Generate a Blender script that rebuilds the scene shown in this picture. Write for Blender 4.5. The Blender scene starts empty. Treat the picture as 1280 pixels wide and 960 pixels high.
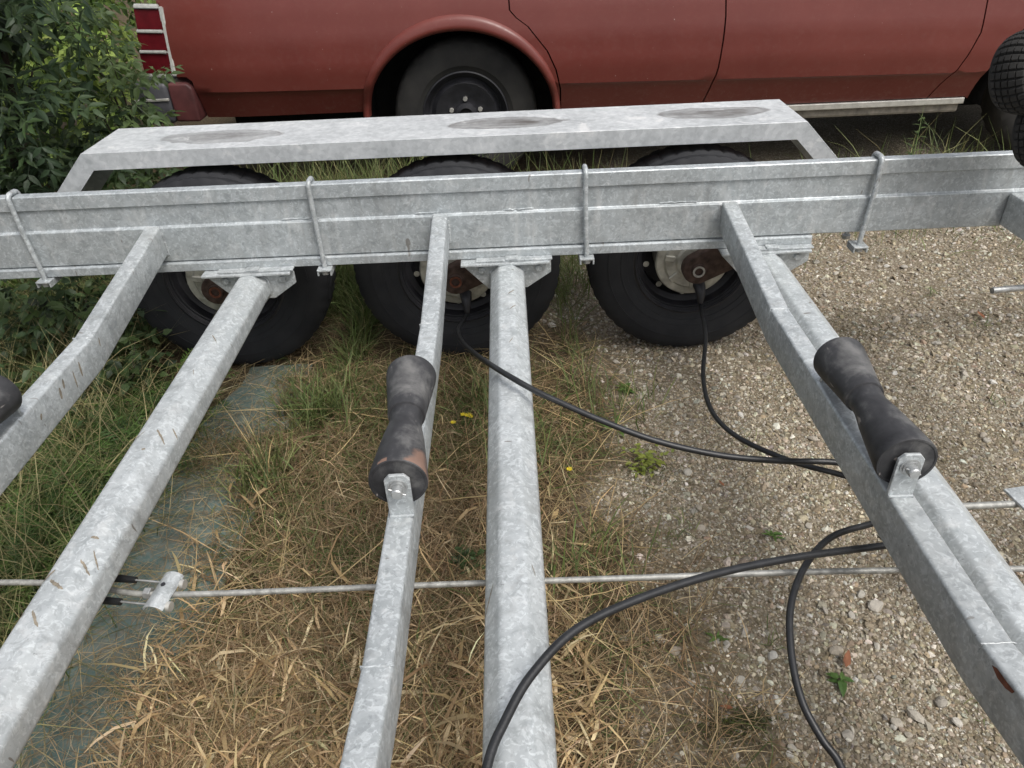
import bpy, bmesh, math, random
import numpy as np
from mathutils import Vector, Matrix, Euler

random.seed(7)
rng = np.random.default_rng(7)
SC = bpy.context.scene
COL = SC.collection
R = math.radians

# ------------------------------------------------------------------ camera
CAM_H = 1.33
pitch, roll, yaw = R(34.377), R(-2.722), R(-0.614)
f0 = Vector((math.sin(yaw), math.cos(yaw), 0)); r0 = Vector((math.cos(yaw), -math.sin(yaw), 0)); u0 = Vector((0, 0, 1))
fw = f0 * math.cos(pitch) - u0 * math.sin(pitch)
up = u0 * math.cos(pitch) + f0 * math.sin(pitch)
rt = r0 * math.cos(roll) + up * math.sin(roll)
up2 = up * math.cos(roll) - r0 * math.sin(roll)
cam = bpy.data.cameras.new('camera')
cam.sensor_width = 36.0
cam.lens = 928.27 / 1280 * 36.0
cam.clip_start = 0.02
cam.clip_end = 900
camo = bpy.data.objects.new('camera', cam)
COL.objects.link(camo)
m = Matrix((rt, up2, -fw)).transposed().to_4x4()
m.translation = Vector((0, 0, CAM_H))
camo.matrix_world = m
SC.camera = camo

# ------------------------------------------------------------------ sky, sun, exposure
SUN_EL, SUN_AZ = R(58), R(140)      # azimuth measured clockwise from +Y
w = bpy.data.worlds.new('World'); SC.world = w; w.use_nodes = True
nt = w.node_tree; nt.nodes.clear()
sky = nt.nodes.new('ShaderNodeTexSky'); sky.sky_type = 'NISHITA'; sky.sun_disc = False
sky.sun_elevation = SUN_EL; sky.sun_rotation = SUN_AZ
sky.air_density = 1.0; sky.dust_density = 5.0; sky.ozone_density = 1.0
hs = nt.nodes.new('ShaderNodeHueSaturation'); hs.inputs['Saturation'].default_value = 0.30
bg = nt.nodes.new('ShaderNodeBackground'); bg.inputs['Strength'].default_value = 0.138
ow = nt.nodes.new('ShaderNodeOutputWorld')
nt.links.new(sky.outputs[0], hs.inputs['Color']); nt.links.new(hs.outputs[0], bg.inputs['Color']); nt.links.new(bg.outputs[0], ow.inputs['Surface'])
sl = bpy.data.lights.new('sun', 'SUN'); sl.energy = 1.4; sl.angle = R(20); sl.color = (1.0, 0.96, 0.90)
slo = bpy.data.objects.new('sun', sl); COL.objects.link(slo)
sd = Vector((math.sin(SUN_AZ) * math.cos(SUN_EL), math.cos(SUN_AZ) * math.cos(SUN_EL), math.sin(SUN_EL)))
slo.rotation_euler = (-sd).to_track_quat('-Z', 'Y').to_euler()
slo.location = sd * 20
SC.view_settings.view_transform = 'Standard'
SC.view_settings.look = 'None'
SC.view_settings.exposure = 0.33
SC.view_settings.gamma = 1.0

# ------------------------------------------------------------------ helpers
def tag(o, label, cat, group=None, kind=None):
    if label: o['label'] = label
    if cat: o['category'] = cat
    if group: o['group'] = group
    if kind: o['kind'] = kind
    return o

def empty(name, loc=(0, 0, 0), rz=0.0, parent=None):
    o = bpy.data.objects.new(name, None); COL.objects.link(o)
    o.location = loc; o.rotation_euler = (0, 0, rz)
    o.empty_display_size = 0.1
    if parent: o.parent = parent
    return o

def link_mesh(name, me, mat, parent=None):
    o = bpy.data.objects.new(name, me); COL.objects.link(o)
    if mat is not None and len(me.materials) == 0: me.materials.append(mat)
    if parent: o.parent = parent
    return o

def pyobj(name, verts, faces, mat, parent=None, smooth=False):
    me = bpy.data.meshes.new(name); me.from_pydata([tuple(v) for v in verts], [], faces); me.update()
    bm = bmesh.new(); bm.from_mesh(me); bmesh.ops.recalc_face_normals(bm, faces=bm.faces); bm.to_mesh(me); bm.free()
    if smooth: me.polygons.foreach_set('use_smooth', [True] * len(me.polygons))
    return link_mesh(name, me, mat, parent)

def bmobj(name, bm, mat, parent=None, smooth=False, angle=None):
    bmesh.ops.recalc_face_normals(bm, faces=bm.faces)
    me = bpy.data.meshes.new(name); bm.to_mesh(me); bm.free()
    if smooth:
        me.polygons.foreach_set('use_smooth', [True] * len(me.polygons))
        if angle: me.set_sharp_from_angle(angle=R(angle))
    return link_mesh(name, me, mat, parent)

def bm_box(x0, x1, y0, y1, z0, z1, bevel=0.002, bm=None, seg=2):
    b = bmesh.new()
    bmesh.ops.create_cube(b, size=1.0)
    for v in b.verts:
        v.co = Vector(((x0 + x1) / 2 + v.co.x * (x1 - x0), (y0 + y1) / 2 + v.co.y * (y1 - y0), (z0 + z1) / 2 + v.co.z * (z1 - z0)))
    if bevel > 0: bmesh.ops.bevel(b, geom=b.edges[:], offset=bevel, segments=seg, affect='EDGES', profile=0.5)
    if bm is None: return b
    me = bpy.data.meshes.new('tmp'); b.to_mesh(me); b.free(); bm.from_mesh(me); bpy.data.meshes.remove(me)
    return bm

def prism(pts, fn, a, b, bevel=0.0, seg=2):
    """closed 2-D outline pts swept between a and b; fn(p, t) -> xyz"""
    bm = bmesh.new()
    A = [bm.verts.new(fn(p, a)) for p in pts]; B = [bm.verts.new(fn(p, b)) for p in pts]
    n = len(pts)
    for i in range(n): bm.faces.new((A[i], A[(i + 1) % n], B[(i + 1) % n], B[i]))
    bm.faces.new(A[::-1]); bm.faces.new(B)
    bmesh.ops.recalc_face_normals(bm, faces=bm.faces)
    if bevel > 0: bmesh.ops.bevel(bm, geom=bm.edges[:], offset=bevel, segments=seg, affect='EDGES', profile=0.5, clamp_overlap=True)
    return bm

def smooth_path(P, n):
    """Catmull-Rom through P"""
    P = [Vector(p) for p in P]; P = [P[0] * 2 - P[1]] + P + [P[-1] * 2 - P[-2]]
    out = []
    for i in range(1, len(P) - 2):
        for k in range(n):
            t = k / n
            a, b, c, d = P[i - 1], P[i], P[i + 1], P[i + 2]
            out.append(0.5 * ((2 * b) + (c - a) * t + (2 * a - 5 * b + 4 * c - d) * t * t + (3 * b - a - 3 * c + d) * t ** 3))
    out.append(P[-2]); return out

def tube_data(path, rad, seg=10, flat=None):
    path = [Vector(p) for p in path]; n = len(path)
    rad = [rad] * n if not hasattr(rad, '__len__') else rad
    t0 = (path[1] - path[0]).normalized()
    ref = Vector((0, 0, 1)) if abs(t0.z) < 0.9 else Vector((1, 0, 0))
    nrm = (ref - t0 * ref.dot(t0)).normalized()
    V, F = [], []
    for i, p in enumerate(path):
        t = (path[min(i + 1, n - 1)] - path[max(i - 1, 0)]).normalized()
        nrm = (nrm - t * nrm.dot(t)).normalized(); bn = t.cross(nrm)
        for k in range(seg):
            a = 2 * math.pi * k / seg
            V.append(p + (nrm * math.cos(a) + bn * math.sin(a)) * rad[i])
    for i in range(n - 1):
        for k in range(seg):
            F.append((i * seg + k, i * seg + (k + 1) % seg, (i + 1) * seg + (k + 1) % seg, (i + 1) * seg + k))
    F.append(tuple(range(seg))[::-1]); F.append(tuple(range((n - 1) * seg, n * seg)))
    return V, F

def tube(name, path, rad, mat, parent=None, seg=10):
    V, F = tube_data(path, rad, seg)
    o = pyobj(name, V, F, mat, parent, smooth=True)
    o.data.set_sharp_from_angle(angle=R(50)); return o

def lathe_bm(prof, seg=48, centre=(0, 0, 0), axis='Y', closed=False, mod=None):
    """prof: (radius, along-axis) list"""
    bm = bmesh.new(); rings = []
    for j, (r, a) in enumerate(prof):
        ring = []
        for k in range(seg):
            t = 2 * math.pi * k / seg
            rr = r if mod is None else mod(j, k, r)
            c, s = rr * math.cos(t), rr * math.sin(t)
            p = (c, a, s) if axis == 'Y' else ((a, c, s) if axis == 'X' else (c, s, a))
            ring.append(bm.verts.new(Vector(p) + Vector(centre)))
        rings.append(ring)
    m_ = len(rings)
    for j in range(m_ if closed else m_ - 1):
        A, B = rings[j], rings[(j + 1) % m_]
        for k in range(seg):
            bm.faces.new((A[k], A[(k + 1) % seg], B[(k + 1) % seg], B[k]))
    bmesh.ops.remove_doubles(bm, verts=bm.verts[:], dist=1e-6)
    return bm

def hexnut(name, c, r, y0, y1, mat, parent, axis='Y', rot=0.2):
    pts = [(r * math.cos(rot + i * math.pi / 3), r * math.sin(rot + i * math.pi / 3)) for i in range(6)]
    if axis == 'Y': fn = lambda p, t: (c[0] + p[0], c[1] + t, c[2] + p[1])
    elif axis == 'X': fn = lambda p, t: (c[0] + t, c[1] + p[0], c[2] + p[1])
    else: fn = lambda p, t: (c[0] + p[0], c[1] + p[1], c[2] + t)
    return bmobj(name, prism(pts, fn, y0, y1, bevel=r * 0.09, seg=1), mat, parent)

# ------------------------------------------------------------------ materials
class NT:
    def __init__(s, name):
        s.m = bpy.data.materials.new(name); s.m.use_nodes = True
        s.t = s.m.node_tree; s.t.nodes.clear()
        s.out = s.n('ShaderNodeOutputMaterial')
    def n(s, typ, **kw):
        nd = s.t.nodes.new(typ)
        for k, v in kw.items(): setattr(nd, k, v)
        return nd
    def l(s, a, b): s.t.links.new(a, b)
    def coords(s, kind='Object', scale=(1, 1, 1), rot=(0, 0, 0)):
        tc = s.n('ShaderNodeTexCoord'); mp = s.n('ShaderNodeMapping')
        mp.inputs['Scale'].default_value = scale; mp.inputs['Rotation'].default_value = rot
        s.l(tc.outputs[kind], mp.inputs['Vector']); return mp.outputs[0]
    def noise(s, vec, scale, detail=4, rough=0.55, dist=0.0):
        nd = s.n('ShaderNodeTexNoise'); nd.inputs['Scale'].default_value = scale; nd.inputs['Detail'].default_value = detail
        nd.inputs['Roughness'].default_value = rough; nd.inputs['Distortion'].default_value = dist
        s.l(vec, nd.inputs['Vector']); return nd
    def voro(s, vec, scale, feature='F1'):
        nd = s.n('ShaderNodeTexVoronoi'); nd.feature = feature; nd.inputs['Scale'].default_value = scale
        s.l(vec, nd.inputs['Vector']); return nd
    def ramp(s, fac, stops, interp='LINEAR'):
        nd = s.n('ShaderNodeValToRGB'); cr = nd.color_ramp; cr.interpolation = interp
        while len(cr.elements) > 1: cr.elements.remove(cr.elements[-1])
        for i, (p, c) in enumerate(stops):
            e = cr.elements[0] if i == 0 else cr.elements.new(p)
            e.position = p; e.color = (c[0], c[1], c[2], 1) if hasattr(c, '__len__') else (c, c, c, 1)
        s.l(fac, nd.inputs[0]); return nd.outputs[0]
    def mix(s, fac, a, b, mode='MIX'):
        nd = s.n('ShaderNodeMix'); nd.data_type = 'RGBA'; nd.blend_type = mode
        if hasattr(fac, 'is_output'): s.l(fac, nd.inputs[0])
        else: nd.inputs[0].default_value = fac
        for v, i in ((a, 6), (b, 7)):
            if hasattr(v, 'is_output'): s.l(v, nd.inputs[i])
            else: nd.inputs[i].default_value = (v[0], v[1], v[2], 1)
        return nd.outputs[2]
    def math(s, op, a, b=0.0):
        nd = s.n('ShaderNodeMath'); nd.operation = op
        for v, i in ((a, 0), (b, 1)):
            if hasattr(v, 'is_output'): s.l(v, nd.inputs[i])
            else: nd.inputs[i].default_value = v
        return nd.outputs[0]
    def bump(s, hgt, strength=0.3, dist=0.002):
        nd = s.n('ShaderNodeBump'); nd.inputs['Strength'].default_value = strength; nd.inputs['Distance'].default_value = dist
        s.l(hgt, nd.inputs['Height']); return nd.outputs[0]
    def bsdf(s, col, rough=0.5, metal=0.0, spec=0.5, normal=None, coat=0.0, link=True):
        b = s.n('ShaderNodeBsdfPrincipled')
        for v, k in ((col, 'Base Color'), (rough, 'Roughness'), (metal, 'Metallic')):
            if hasattr(v, 'is_output'): s.l(v, b.inputs[k])
            elif hasattr(v, '__len__'): b.inputs[k].default_value = (v[0], v[1], v[2], 1)
            else: b.inputs[k].default_value = v
        b.inputs['Specular IOR Level'].default_value = spec
        b.inputs['Coat Weight'].default_value = coat
        if normal is not None: s.l(normal, b.inputs['Normal'])
        if link: s.l(b.outputs[0], s.out.inputs['Surface'])
        return b

def plain(name, col, rough=0.5, metal=0.0, spec=0.5, var=0.25, scale=30, bump=0.15):
    t = NT(name); v = t.coords('Object')
    n = t.noise(v, scale, 5)
    c = t.mix(t.ramp(n.outputs['Fac'], [(0.3, 0.0), (0.7, 1.0)]), [x * (1 - var) for x in col], [min(1, x * (1 + var)) for x in col])
    n2 = t.noise(v, scale * 6, 3)
    t.bsdf(c, rough, metal, spec, t.bump(n2.outputs['Fac'], bump, 0.002)); return t.m

def galvanised(name, lo=(0.325, 0.350, 0.360), hi=(0.55, 0.58, 0.59), stain=0.5, streak_rot=0.0, metal=0.35, stain_scale=(1, 1, 1)):
    t = NT(name); v = t.coords('Object')
    wob = t.noise(v, 9, 3); wob2 = t.noise(v, 95, 4, 0.7)
    mixv = t.n('ShaderNodeVectorMath'); mixv.operation = 'ADD'; mixv2 = t.n('ShaderNodeVectorMath'); mixv2.operation = 'ADD'
    sc = t.n('ShaderNodeVectorMath'); sc.operation = 'SCALE'; sc.inputs['Scale'].default_value = 0.05
    sc2 = t.n('ShaderNodeVectorMath'); sc2.operation = 'SCALE'; sc2.inputs['Scale'].default_value = 0.020
    t.l(wob.outputs['Color'], sc.inputs[0]); t.l(wob2.outputs['Color'], sc2.inputs[0])
    t.l(v, mixv.inputs[0]); t.l(sc.outputs[0], mixv.inputs[1]); t.l(mixv.outputs[0], mixv2.inputs[0]); t.l(sc2.outputs[0], mixv2.inputs[1])
    vo = t.voro(mixv2.outputs[0], 84)                       # zinc spangle
    sp = t.n('ShaderNodeSeparateColor'); t.l(vo.outputs['Color'], sp.inputs[0])
    big = t.noise(v, 5.5, 6, 0.62)
    mid = t.noise(v, 34, 5, 0.62, 0.6)
    fac = t.math('ADD', t.math('MULTIPLY', sp.outputs[0], 0.17), t.math('ADD', t.math('MULTIPLY', big.outputs['Fac'], 0.65), t.math('MULTIPLY', mid.outputs['Fac'], 0.65)))
    base = t.ramp(fac, [(0.48, lo), (0.73, [(a + b) / 2 for a, b in zip(lo, hi)]), (0.98, hi)])
    # fine zinc flakes, pale and dark
    fl = t.noise(v, 66, 3, 0.6, 1.6); base = t.mix(t.ramp(fl.outputs['Fac'], [(0.53, 0.0), (0.60, 0.55)]), base, [min(0.8, c * 1.25) for c in hi])
    fd = t.noise(v, 44, 4, 0.65, 1.4); base = t.mix(t.ramp(fd.outputs['Fac'], [(0.38, 0.50), (0.46, 0.0)]), base, [c * 0.80 for c in lo])
    # white bloom in patches
    bl = t.noise(v, 21, 8, 0.75, 0.5)
    base = t.mix(t.ramp(bl.outputs['Fac'], [(0.56, 0.0), (0.68, 0.55)]), base, (0.70, 0.71, 0.71))
    vd = t.coords('Object', scale=(1.0, 1.0, 0.16)); dr = t.noise(vd, 30, 4, 0.6, 0.4)
    base = t.mix(t.ramp(dr.outputs['Fac'], [(0.57, 0.0), (0.72, 0.38)]), base, (0.72, 0.73, 0.72))
    dg = t.noise(vd, 19, 5, 0.65, 0.3); base = t.mix(t.ramp(dg.outputs['Fac'], [(0.30, 0.42), (0.44, 0.0)]), base, (0.25, 0.255, 0.25))
    gr = t.noise(v, 2.6, 5, 0.6); base = t.mix(t.ramp(gr.outputs['Fac'], [(0.34, 0.28), (0.5, 0.0)]), base, (0.27, 0.27, 0.255))
    # long thin scuffs and dried dirt with edges of their own
    v2 = t.coords('Object', scale=stain_scale, rot=(0.3, 0.2, streak_rot))
    st = t.noise(v2, 17, 2, 0.4, 0.35)
    msk = t.ramp(st.outputs['Fac'], [(0.735, 0.0), (0.75, stain)])
    base = t.mix(msk, base, (0.16, 0.135, 0.11))
    spk = t.noise(v, 150, 2, 0.5)
    base = t.mix(t.ramp(spk.outputs['Fac'], [(0.73, 0.0), (0.76, 0.55)]), base, (0.10, 0.09, 0.085))
    rough = t.ramp(t.math('ADD', t.math('MULTIPLY', sp.outputs[1], 0.4), t.math('MULTIPLY', mid.outputs['Fac'], 0.6)), [(0.2, 0.38), (0.8, 0.62)])
    nb = t.noise(v, 240, 4, 0.6)
    hgt = t.math('ADD', t.math('MULTIPLY', nb.outputs['Fac'], 0.5), mid.outputs['Fac'])
    t.bsdf(base, rough, metal, 0.5, t.bump(hgt, 0.22, 0.0015)); return t.m

M = {}
M['galv'] = galvanised('galvanised_steel', stain_scale=(1, 4, 1))
M['galv_rail'] = galvanised('galvanised_rail', lo=(0.325, 0.355, 0.370), hi=(0.50, 0.535, 0.55), stain=0.65, stain_scale=(2.6, 1, 0.8), streak_rot=0.15)
M['galv_tube'] = galvanised('galvanised_axle_tube', lo=(0.40, 0.43, 0.44), hi=(0.59, 0.62, 0.63), stain=0.75, stain_scale=(0.9, 3.0, 1), streak_rot=0.9)
def guard_mat():
    t = NT('galvanised_mudguard'); v = t.coords('Object')
    vo = t.voro(v, 90); sp = t.n('ShaderNodeSeparateColor'); t.l(vo.outputs['Color'], sp.inputs[0])
    n1 = t.noise(v, 7, 6, 0.65); n2 = t.noise(v, 40, 4)
    f = t.math('ADD', t.math('MULTIPLY', sp.outputs[0], 0.15), t.math('ADD', t.math('MULTIPLY', n1.outputs['Fac'], 0.7), t.math('MULTIPLY', n2.outputs['Fac'], 0.5)))
    base = t.ramp(f, [(0.45, (0.40, 0.42, 0.43)), (0.75, (0.58, 0.60, 0.61)), (1.0, (0.76, 0.77, 0.77))])
    # worn dark oval marks where people have stepped, and pale dried water rings, on the flat top
    sep = t.n('ShaderNodeSeparateXYZ'); t.l(v, sep.inputs[0])
    wob = t.noise(v, 11, 4); stk = t.noise(t.coords('Object', scale=(0.35, 2.2, 1)), 22, 5, 0.65)
    for cx, cy, rx, ry, dark in ((-0.86, 2.262, 0.19, 0.068, 0.72), (0.0, 2.275, 0.19, 0.062, 0.92), (0.62, 2.285, 0.17, 0.06, 0.92)):
        dx = t.math('DIVIDE', t.math('SUBTRACT', sep.outputs[0], cx), rx); dy = t.math('DIVIDE', t.math('SUBTRACT', sep.outputs[1], cy), ry)
        d = t.math('ADD', t.math('MULTIPLY', dx, dx), t.math('MULTIPLY', dy, dy))
        d = t.math('ADD', d, t.math('MULTIPLY', t.math('SUBTRACT', wob.outputs['Fac'], 0.5), 1.5))
        k = t.math('MULTIPLY', t.ramp(d, [(0.0, dark), (0.55, dark * 0.55), (0.86, dark * 0.8), (1.0, 0.0)]), t.ramp(stk.outputs['Fac'], [(0.3, 0.55), (0.6, 1.0)]))
        top = t.math('GREATER_THAN', sep.outputs[2], 0.7195)
        base = t.mix(t.math('MULTIPLY', k, top), base, (0.085, 0.074, 0.064))
    wp = t.noise(v, 8, 7, 0.6, 0.6)
    base = t.mix(t.ramp(wp.outputs['Fac'], [(0.60, 0.0), (0.66, 0.6)]), base, (0.80, 0.80, 0.79))
    t.bsdf(base, 0.55, 0.25, 0.5, t.bump(n2.outputs['Fac'], 0.15, 0.002)); return t.m
M['guard'] = guard_mat()
M['zinc'] = plain('bright_zinc', (0.46, 0.47, 0.47), 0.45, 0.7, 0.5, 0.25, 60)
M['brakeplate'] = plain('dull_passivated_brake_plate', (0.44, 0.435, 0.39), 0.45, 0.4, 0.45, 0.4, 26)
M['rust'] = plain('rusty_steel', (0.075, 0.050, 0.041), 0.8, 0.1, 0.3, 0.5, 45, 0.4)
M['rust_red'] = plain('rusty_bolt', (0.17, 0.065, 0.04), 0.8, 0.1, 0.3, 0.4, 80, 0.4)
M['rim'] = plain('black_painted_rim', (0.022, 0.022, 0.026), 0.45, 0.0, 0.5, 0.3, 20)
M['cable'] = plain('black_cable_sheath', (0.018, 0.019, 0.021), 0.42, 0.0, 0.5, 0.3, 40)
M['black'] = plain('black_underside', (0.012, 0.012, 0.012), 0.9, 0.0, 0.2, 0.3, 20)

def tyre_mat():
    t = NT('tyre_rubber'); v = t.coords('Object')
    n = t.noise(v, 8, 6, 0.6); n2 = t.noise(v, 90, 3)
    c = t.ramp(n.outputs['Fac'], [(0.35, (0.012, 0.013, 0.016)), (0.62, (0.022, 0.023, 0.026)), (0.8, (0.055, 0.052, 0.048))])
    t.bsdf(c, 0.72, 0, 0.35, t.bump(n2.outputs['Fac'], 0.2, 0.001)); return t.m
M['tyre'] = tyre_mat()
def dusty_tyre_mat():
    t = NT('dusty_tyre_rubber'); v = t.coords('Object')
    n = t.noise(v, 6, 6, 0.6); n2 = t.noise(v, 90, 3)
    c = t.ramp(n.outputs['Fac'], [(0.3, (0.017, 0.017, 0.017)), (0.7, (0.042, 0.040, 0.037))])
    t.bsdf(c, 0.8, 0, 0.3, t.bump(n2.outputs['Fac'], 0.2, 0.001)); return t.m
M['dtyre'] = dusty_tyre_mat()

def roller_mat(name, wear):
    t = NT(name); v = t.coords('Object')
    n = t.noise(v, 14, 6, 0.65, 0.3); n2 = t.noise(v, 60, 4)
    c = t.ramp(n.outputs['Fac'], [(0.3, (0.016, 0.016, 0.018)), (0.5, (0.042, 0.042, 0.045)), (0.68, (0.15, 0.148, 0.145))])
    vs = t.coords('Object', scale=(3, 0.8, 3), rot=(0, 0.4, 0.5))
    sc = t.noise(vs, 22, 2, 0.5, 0.2)
    c = t.mix(t.ramp(sc.outputs['Fac'], [(0.70, 0.0), (0.74, 0.55)]), c, (0.42, 0.38, 0.35))
    if wear:
        sep = t.n('ShaderNodeSeparateXYZ'); t.l(v, sep.inputs[0])
        wb = t.noise(v, 25, 4)
        # rubbed through to the brown core along one flank of the near end
        k = t.math('SUBTRACT', t.math('MULTIPLY', t.math('SUBTRACT', sep.outputs[1], -0.095), -9.0), t.math('MULTIPLY', t.math('ABSOLUTE', t.math('SUBTRACT', sep.outputs[0], 0.036)), 20.0))
        k = t.math('ADD', k, t.math('MULTIPLY', t.math('SUBTRACT', wb.outputs['Fac'], 0.5), 0.8))
        rim = t.math('MULTIPLY', t.math('SUBTRACT', t.math('MULTIPLY', sep.outputs[1], -1.0), 0.136), 60.0)
        r2 = t.math('ADD', t.math('MULTIPLY', sep.outputs[0], sep.outputs[0]), t.math('MULTIPLY', sep.outputs[2], sep.outputs[2]))
        k = t.math('MAXIMUM', k, t.math('MULTIPLY', t.math('MULTIPLY', rim, t.math('LESS_THAN', sep.outputs[0], -0.012)), t.math('GREATER_THAN', wb.outputs['Fac'], 0.46)))
        k = t.math('MULTIPLY', t.math('MULTIPLY', k, t.math('LESS_THAN', t.math('MULTIPLY', sep.outputs[1], -1.0), 0.1462)), t.math('GREATER_THAN', t.math('MULTIPLY', sep.outputs[2], t.math('ADD', 1.0, 0.0)), -0.012))
        c = t.mix(t.ramp(k, [(0.06, 0.0), (0.24, 0.8)]), c, (0.25, 0.150, 0.110))
    t.bsdf(c, 0.5, 0, 0.45, t.bump(n2.outputs['Fac'], 0.15, 0.001)); return t.m
M['roller'] = roller_mat('black_roller_rubber', False)
M['roller_worn'] = roller_mat('worn_roller_rubber', True)

def paint_mat():
    t = NT('faded_red_paint'); v = t.coords('Object')
    n = t.noise(v, 2.2, 6, 0.6); n2 = t.noise(v, 45, 5, 0.7); n3 = t.noise(t.coords('Object', scale=(1, 1, 0.25)), 22, 4)
    c = t.ramp(n.outputs['Fac'], [(0.3, (0.128, 0.028, 0.022)), (0.7, (0.158, 0.038, 0.030))])
    sep = t.n('ShaderNodeSeparateXYZ'); t.l(v, sep.inputs[0])
    dust = t.math('MULTIPLY', t.ramp(n2.outputs['Fac'], [(0.5, 0.0), (0.75, 0.4)]), t.ramp(sep.outputs[2], [(0.30, 1.0), (0.56, 0.15)]))
    c = t.mix(dust, c, (0.26, 0.17, 0.13))
    chips = t.noise(v, 70, 2)
    c = t.mix(t.ramp(chips.outputs['Fac'], [(0.76, 0.0), (0.775, 0.6)]), c, (0.45, 0.36, 0.32))
    rg = t.ramp(n2.outputs['Fac'], [(0.3, 0.30), (0.7, 0.46)])
    t.bsdf(c, rg, 0, 0.45, t.bump(n3.outputs['Fac'], 0.03, 0.004)); return t.m
M['paint'] = paint_mat()
M['chrome'] = plain('weathered_chrome', (0.62, 0.62, 0.59), 0.35, 0.4, 0.5, 0.15, 60)
M['trim'] = plain('dull_bright_trim', (0.55, 0.54, 0.50), 0.45, 0.5, 0.5, 0.2, 30)
M['sill'] = plain('dusty_sill', (0.20, 0.18, 0.15), 0.75, 0, 0.3, 0.4, 25)
M['lens'] = plain('red_lens', (0.095, 0.008, 0.012), 0.2, 0, 0.5, 0.2, 25, 0.05)
M['bumper'] = plain('grey_black_bumper', (0.055, 0.055, 0.062), 0.5, 0, 0.5, 0.45, 9)
M['glass'] = plain('dark_car_glass', (0.02, 0.025, 0.025), 0.08, 0, 0.6, 0.2, 3, 0.0)

def attr_leaf(name, trans=0.35, rough=0.55, objrand=None):
    t = NT(name)
    if objrand:
        oi = t.n('ShaderNodeObjectInfo'); col = t.ramp(oi.outputs['Random'], objrand)
    else:
        at = t.n('ShaderNodeAttribute'); at.attribute_name = 'Col'; col = at.outputs['Color']
    b = t.bsdf(col, rough, 0, 0.35, link=False)
    tr = t.n('ShaderNodeBsdfTranslucent'); hsv = t.n('ShaderNodeHueSaturation'); hsv.inputs['Value'].default_value = 1.5; hsv.inputs['Hue'].default_value = 0.485
    t.l(col, hsv.inputs['Color']); t.l(hsv.outputs[0], tr.inputs['Color'])
    mx = t.n('ShaderNodeMixShader'); mx.inputs[0].default_value = trans
    t.l(b.outputs[0], mx.inputs[1]); t.l(tr.outputs[0], mx.inputs[2]); t.l(mx.outputs[0], t.out.inputs['Surface']); return t.m
M['blade'] = attr_leaf('grass_blades', 0.28, 0.6)
M['leafmass'] = attr_leaf('foliage_leaves', 0.40, 0.5)
M['leaf_elder'] = attr_leaf('elder_leaf', 0.35, 0.5, [(0.0, (0.026, 0.046, 0.024)), (0.6, (0.038, 0.066, 0.030)), (1.0, (0.062, 0.10, 0.038))])
M['leaf_ash'] = attr_leaf('ash_leaf', 0.40, 0.5, [(0.0, (0.060, 0.098, 0.042)), (1.0, (0.115, 0.165, 0.060))])
M['leaf_bramble'] = attr_leaf('bramble_leaf', 0.3, 0.5, [(0.0, (0.035, 0.062, 0.026)), (1.0, (0.075, 0.115, 0.038))])
M['weed'] = attr_leaf('weed_leaf', 0.3, 0.55, [(0.0, (0.07, 0.14, 0.035)), (1.0, (0.12, 0.20, 0.05))])
M['leaf_yellow'] = attr_leaf('yellow_green_leaf', 0.35, 0.5, [(0.0, (0.17, 0.22, 0.05)), (1.0, (0.28, 0.31, 0.07))])
M['petal'] = plain('yellow_petals', (0.62, 0.48, 0.03), 0.6, 0, 0.3, 0.15, 60)
M['deadleaf'] = plain('brown_dead_leaf', (0.22, 0.09, 0.045), 0.7, 0, 0.3, 0.45, 40)
M['strawleaf'] = plain('pale_straw_leaf', (0.50, 0.36, 0.17), 0.6, 0, 0.3, 0.3, 30)
M['bark'] = plain('bark', (0.055, 0.045, 0.036), 0.9, 0, 0.2, 0.45, 25, 0.5)
M['pebble'] = None
def pebble_mat():
    t = NT('gravel_stones'); at = t.n('ShaderNodeAttribute'); at.attribute_name = 'Col'
    v = t.coords('Object'); n = t.noise(v, 260, 3)
    c = t.mix(0.55, at.outputs['Color'], t.ramp(n.outputs['Fac'], [(0.3, 0.45), (0.7, 1.0)]), 'MULTIPLY')
    t.bsdf(c, 0.85, 0, 0.25); return t.m
M['pebble'] = pebble_mat()
def stone_mat():
    t = NT('loose_stone'); oi = t.n('ShaderNodeObjectInfo'); v = t.coords('Object')
    n = t.noise(v, 60, 5, 0.65); n2 = t.noise(v, 200, 3)
    b0 = t.ramp(oi.outputs['Random'], [(0.0, (0.34, 0.31, 0.265)), (0.4, (0.50, 0.47, 0.41)), (0.6, (0.42, 0.37, 0.30)), (1.0, (0.70, 0.68, 0.63))])
    c = t.mix(0.6, b0, t.ramp(n.outputs['Fac'], [(0.3, 0.5), (0.7, 1.0)]), 'MULTIPLY')
    t.bsdf(c, 0.85, 0, 0.25, t.bump(n2.outputs['Fac'], 0.3, 0.002)); return t.m
M['stone'] = stone_mat()

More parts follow.
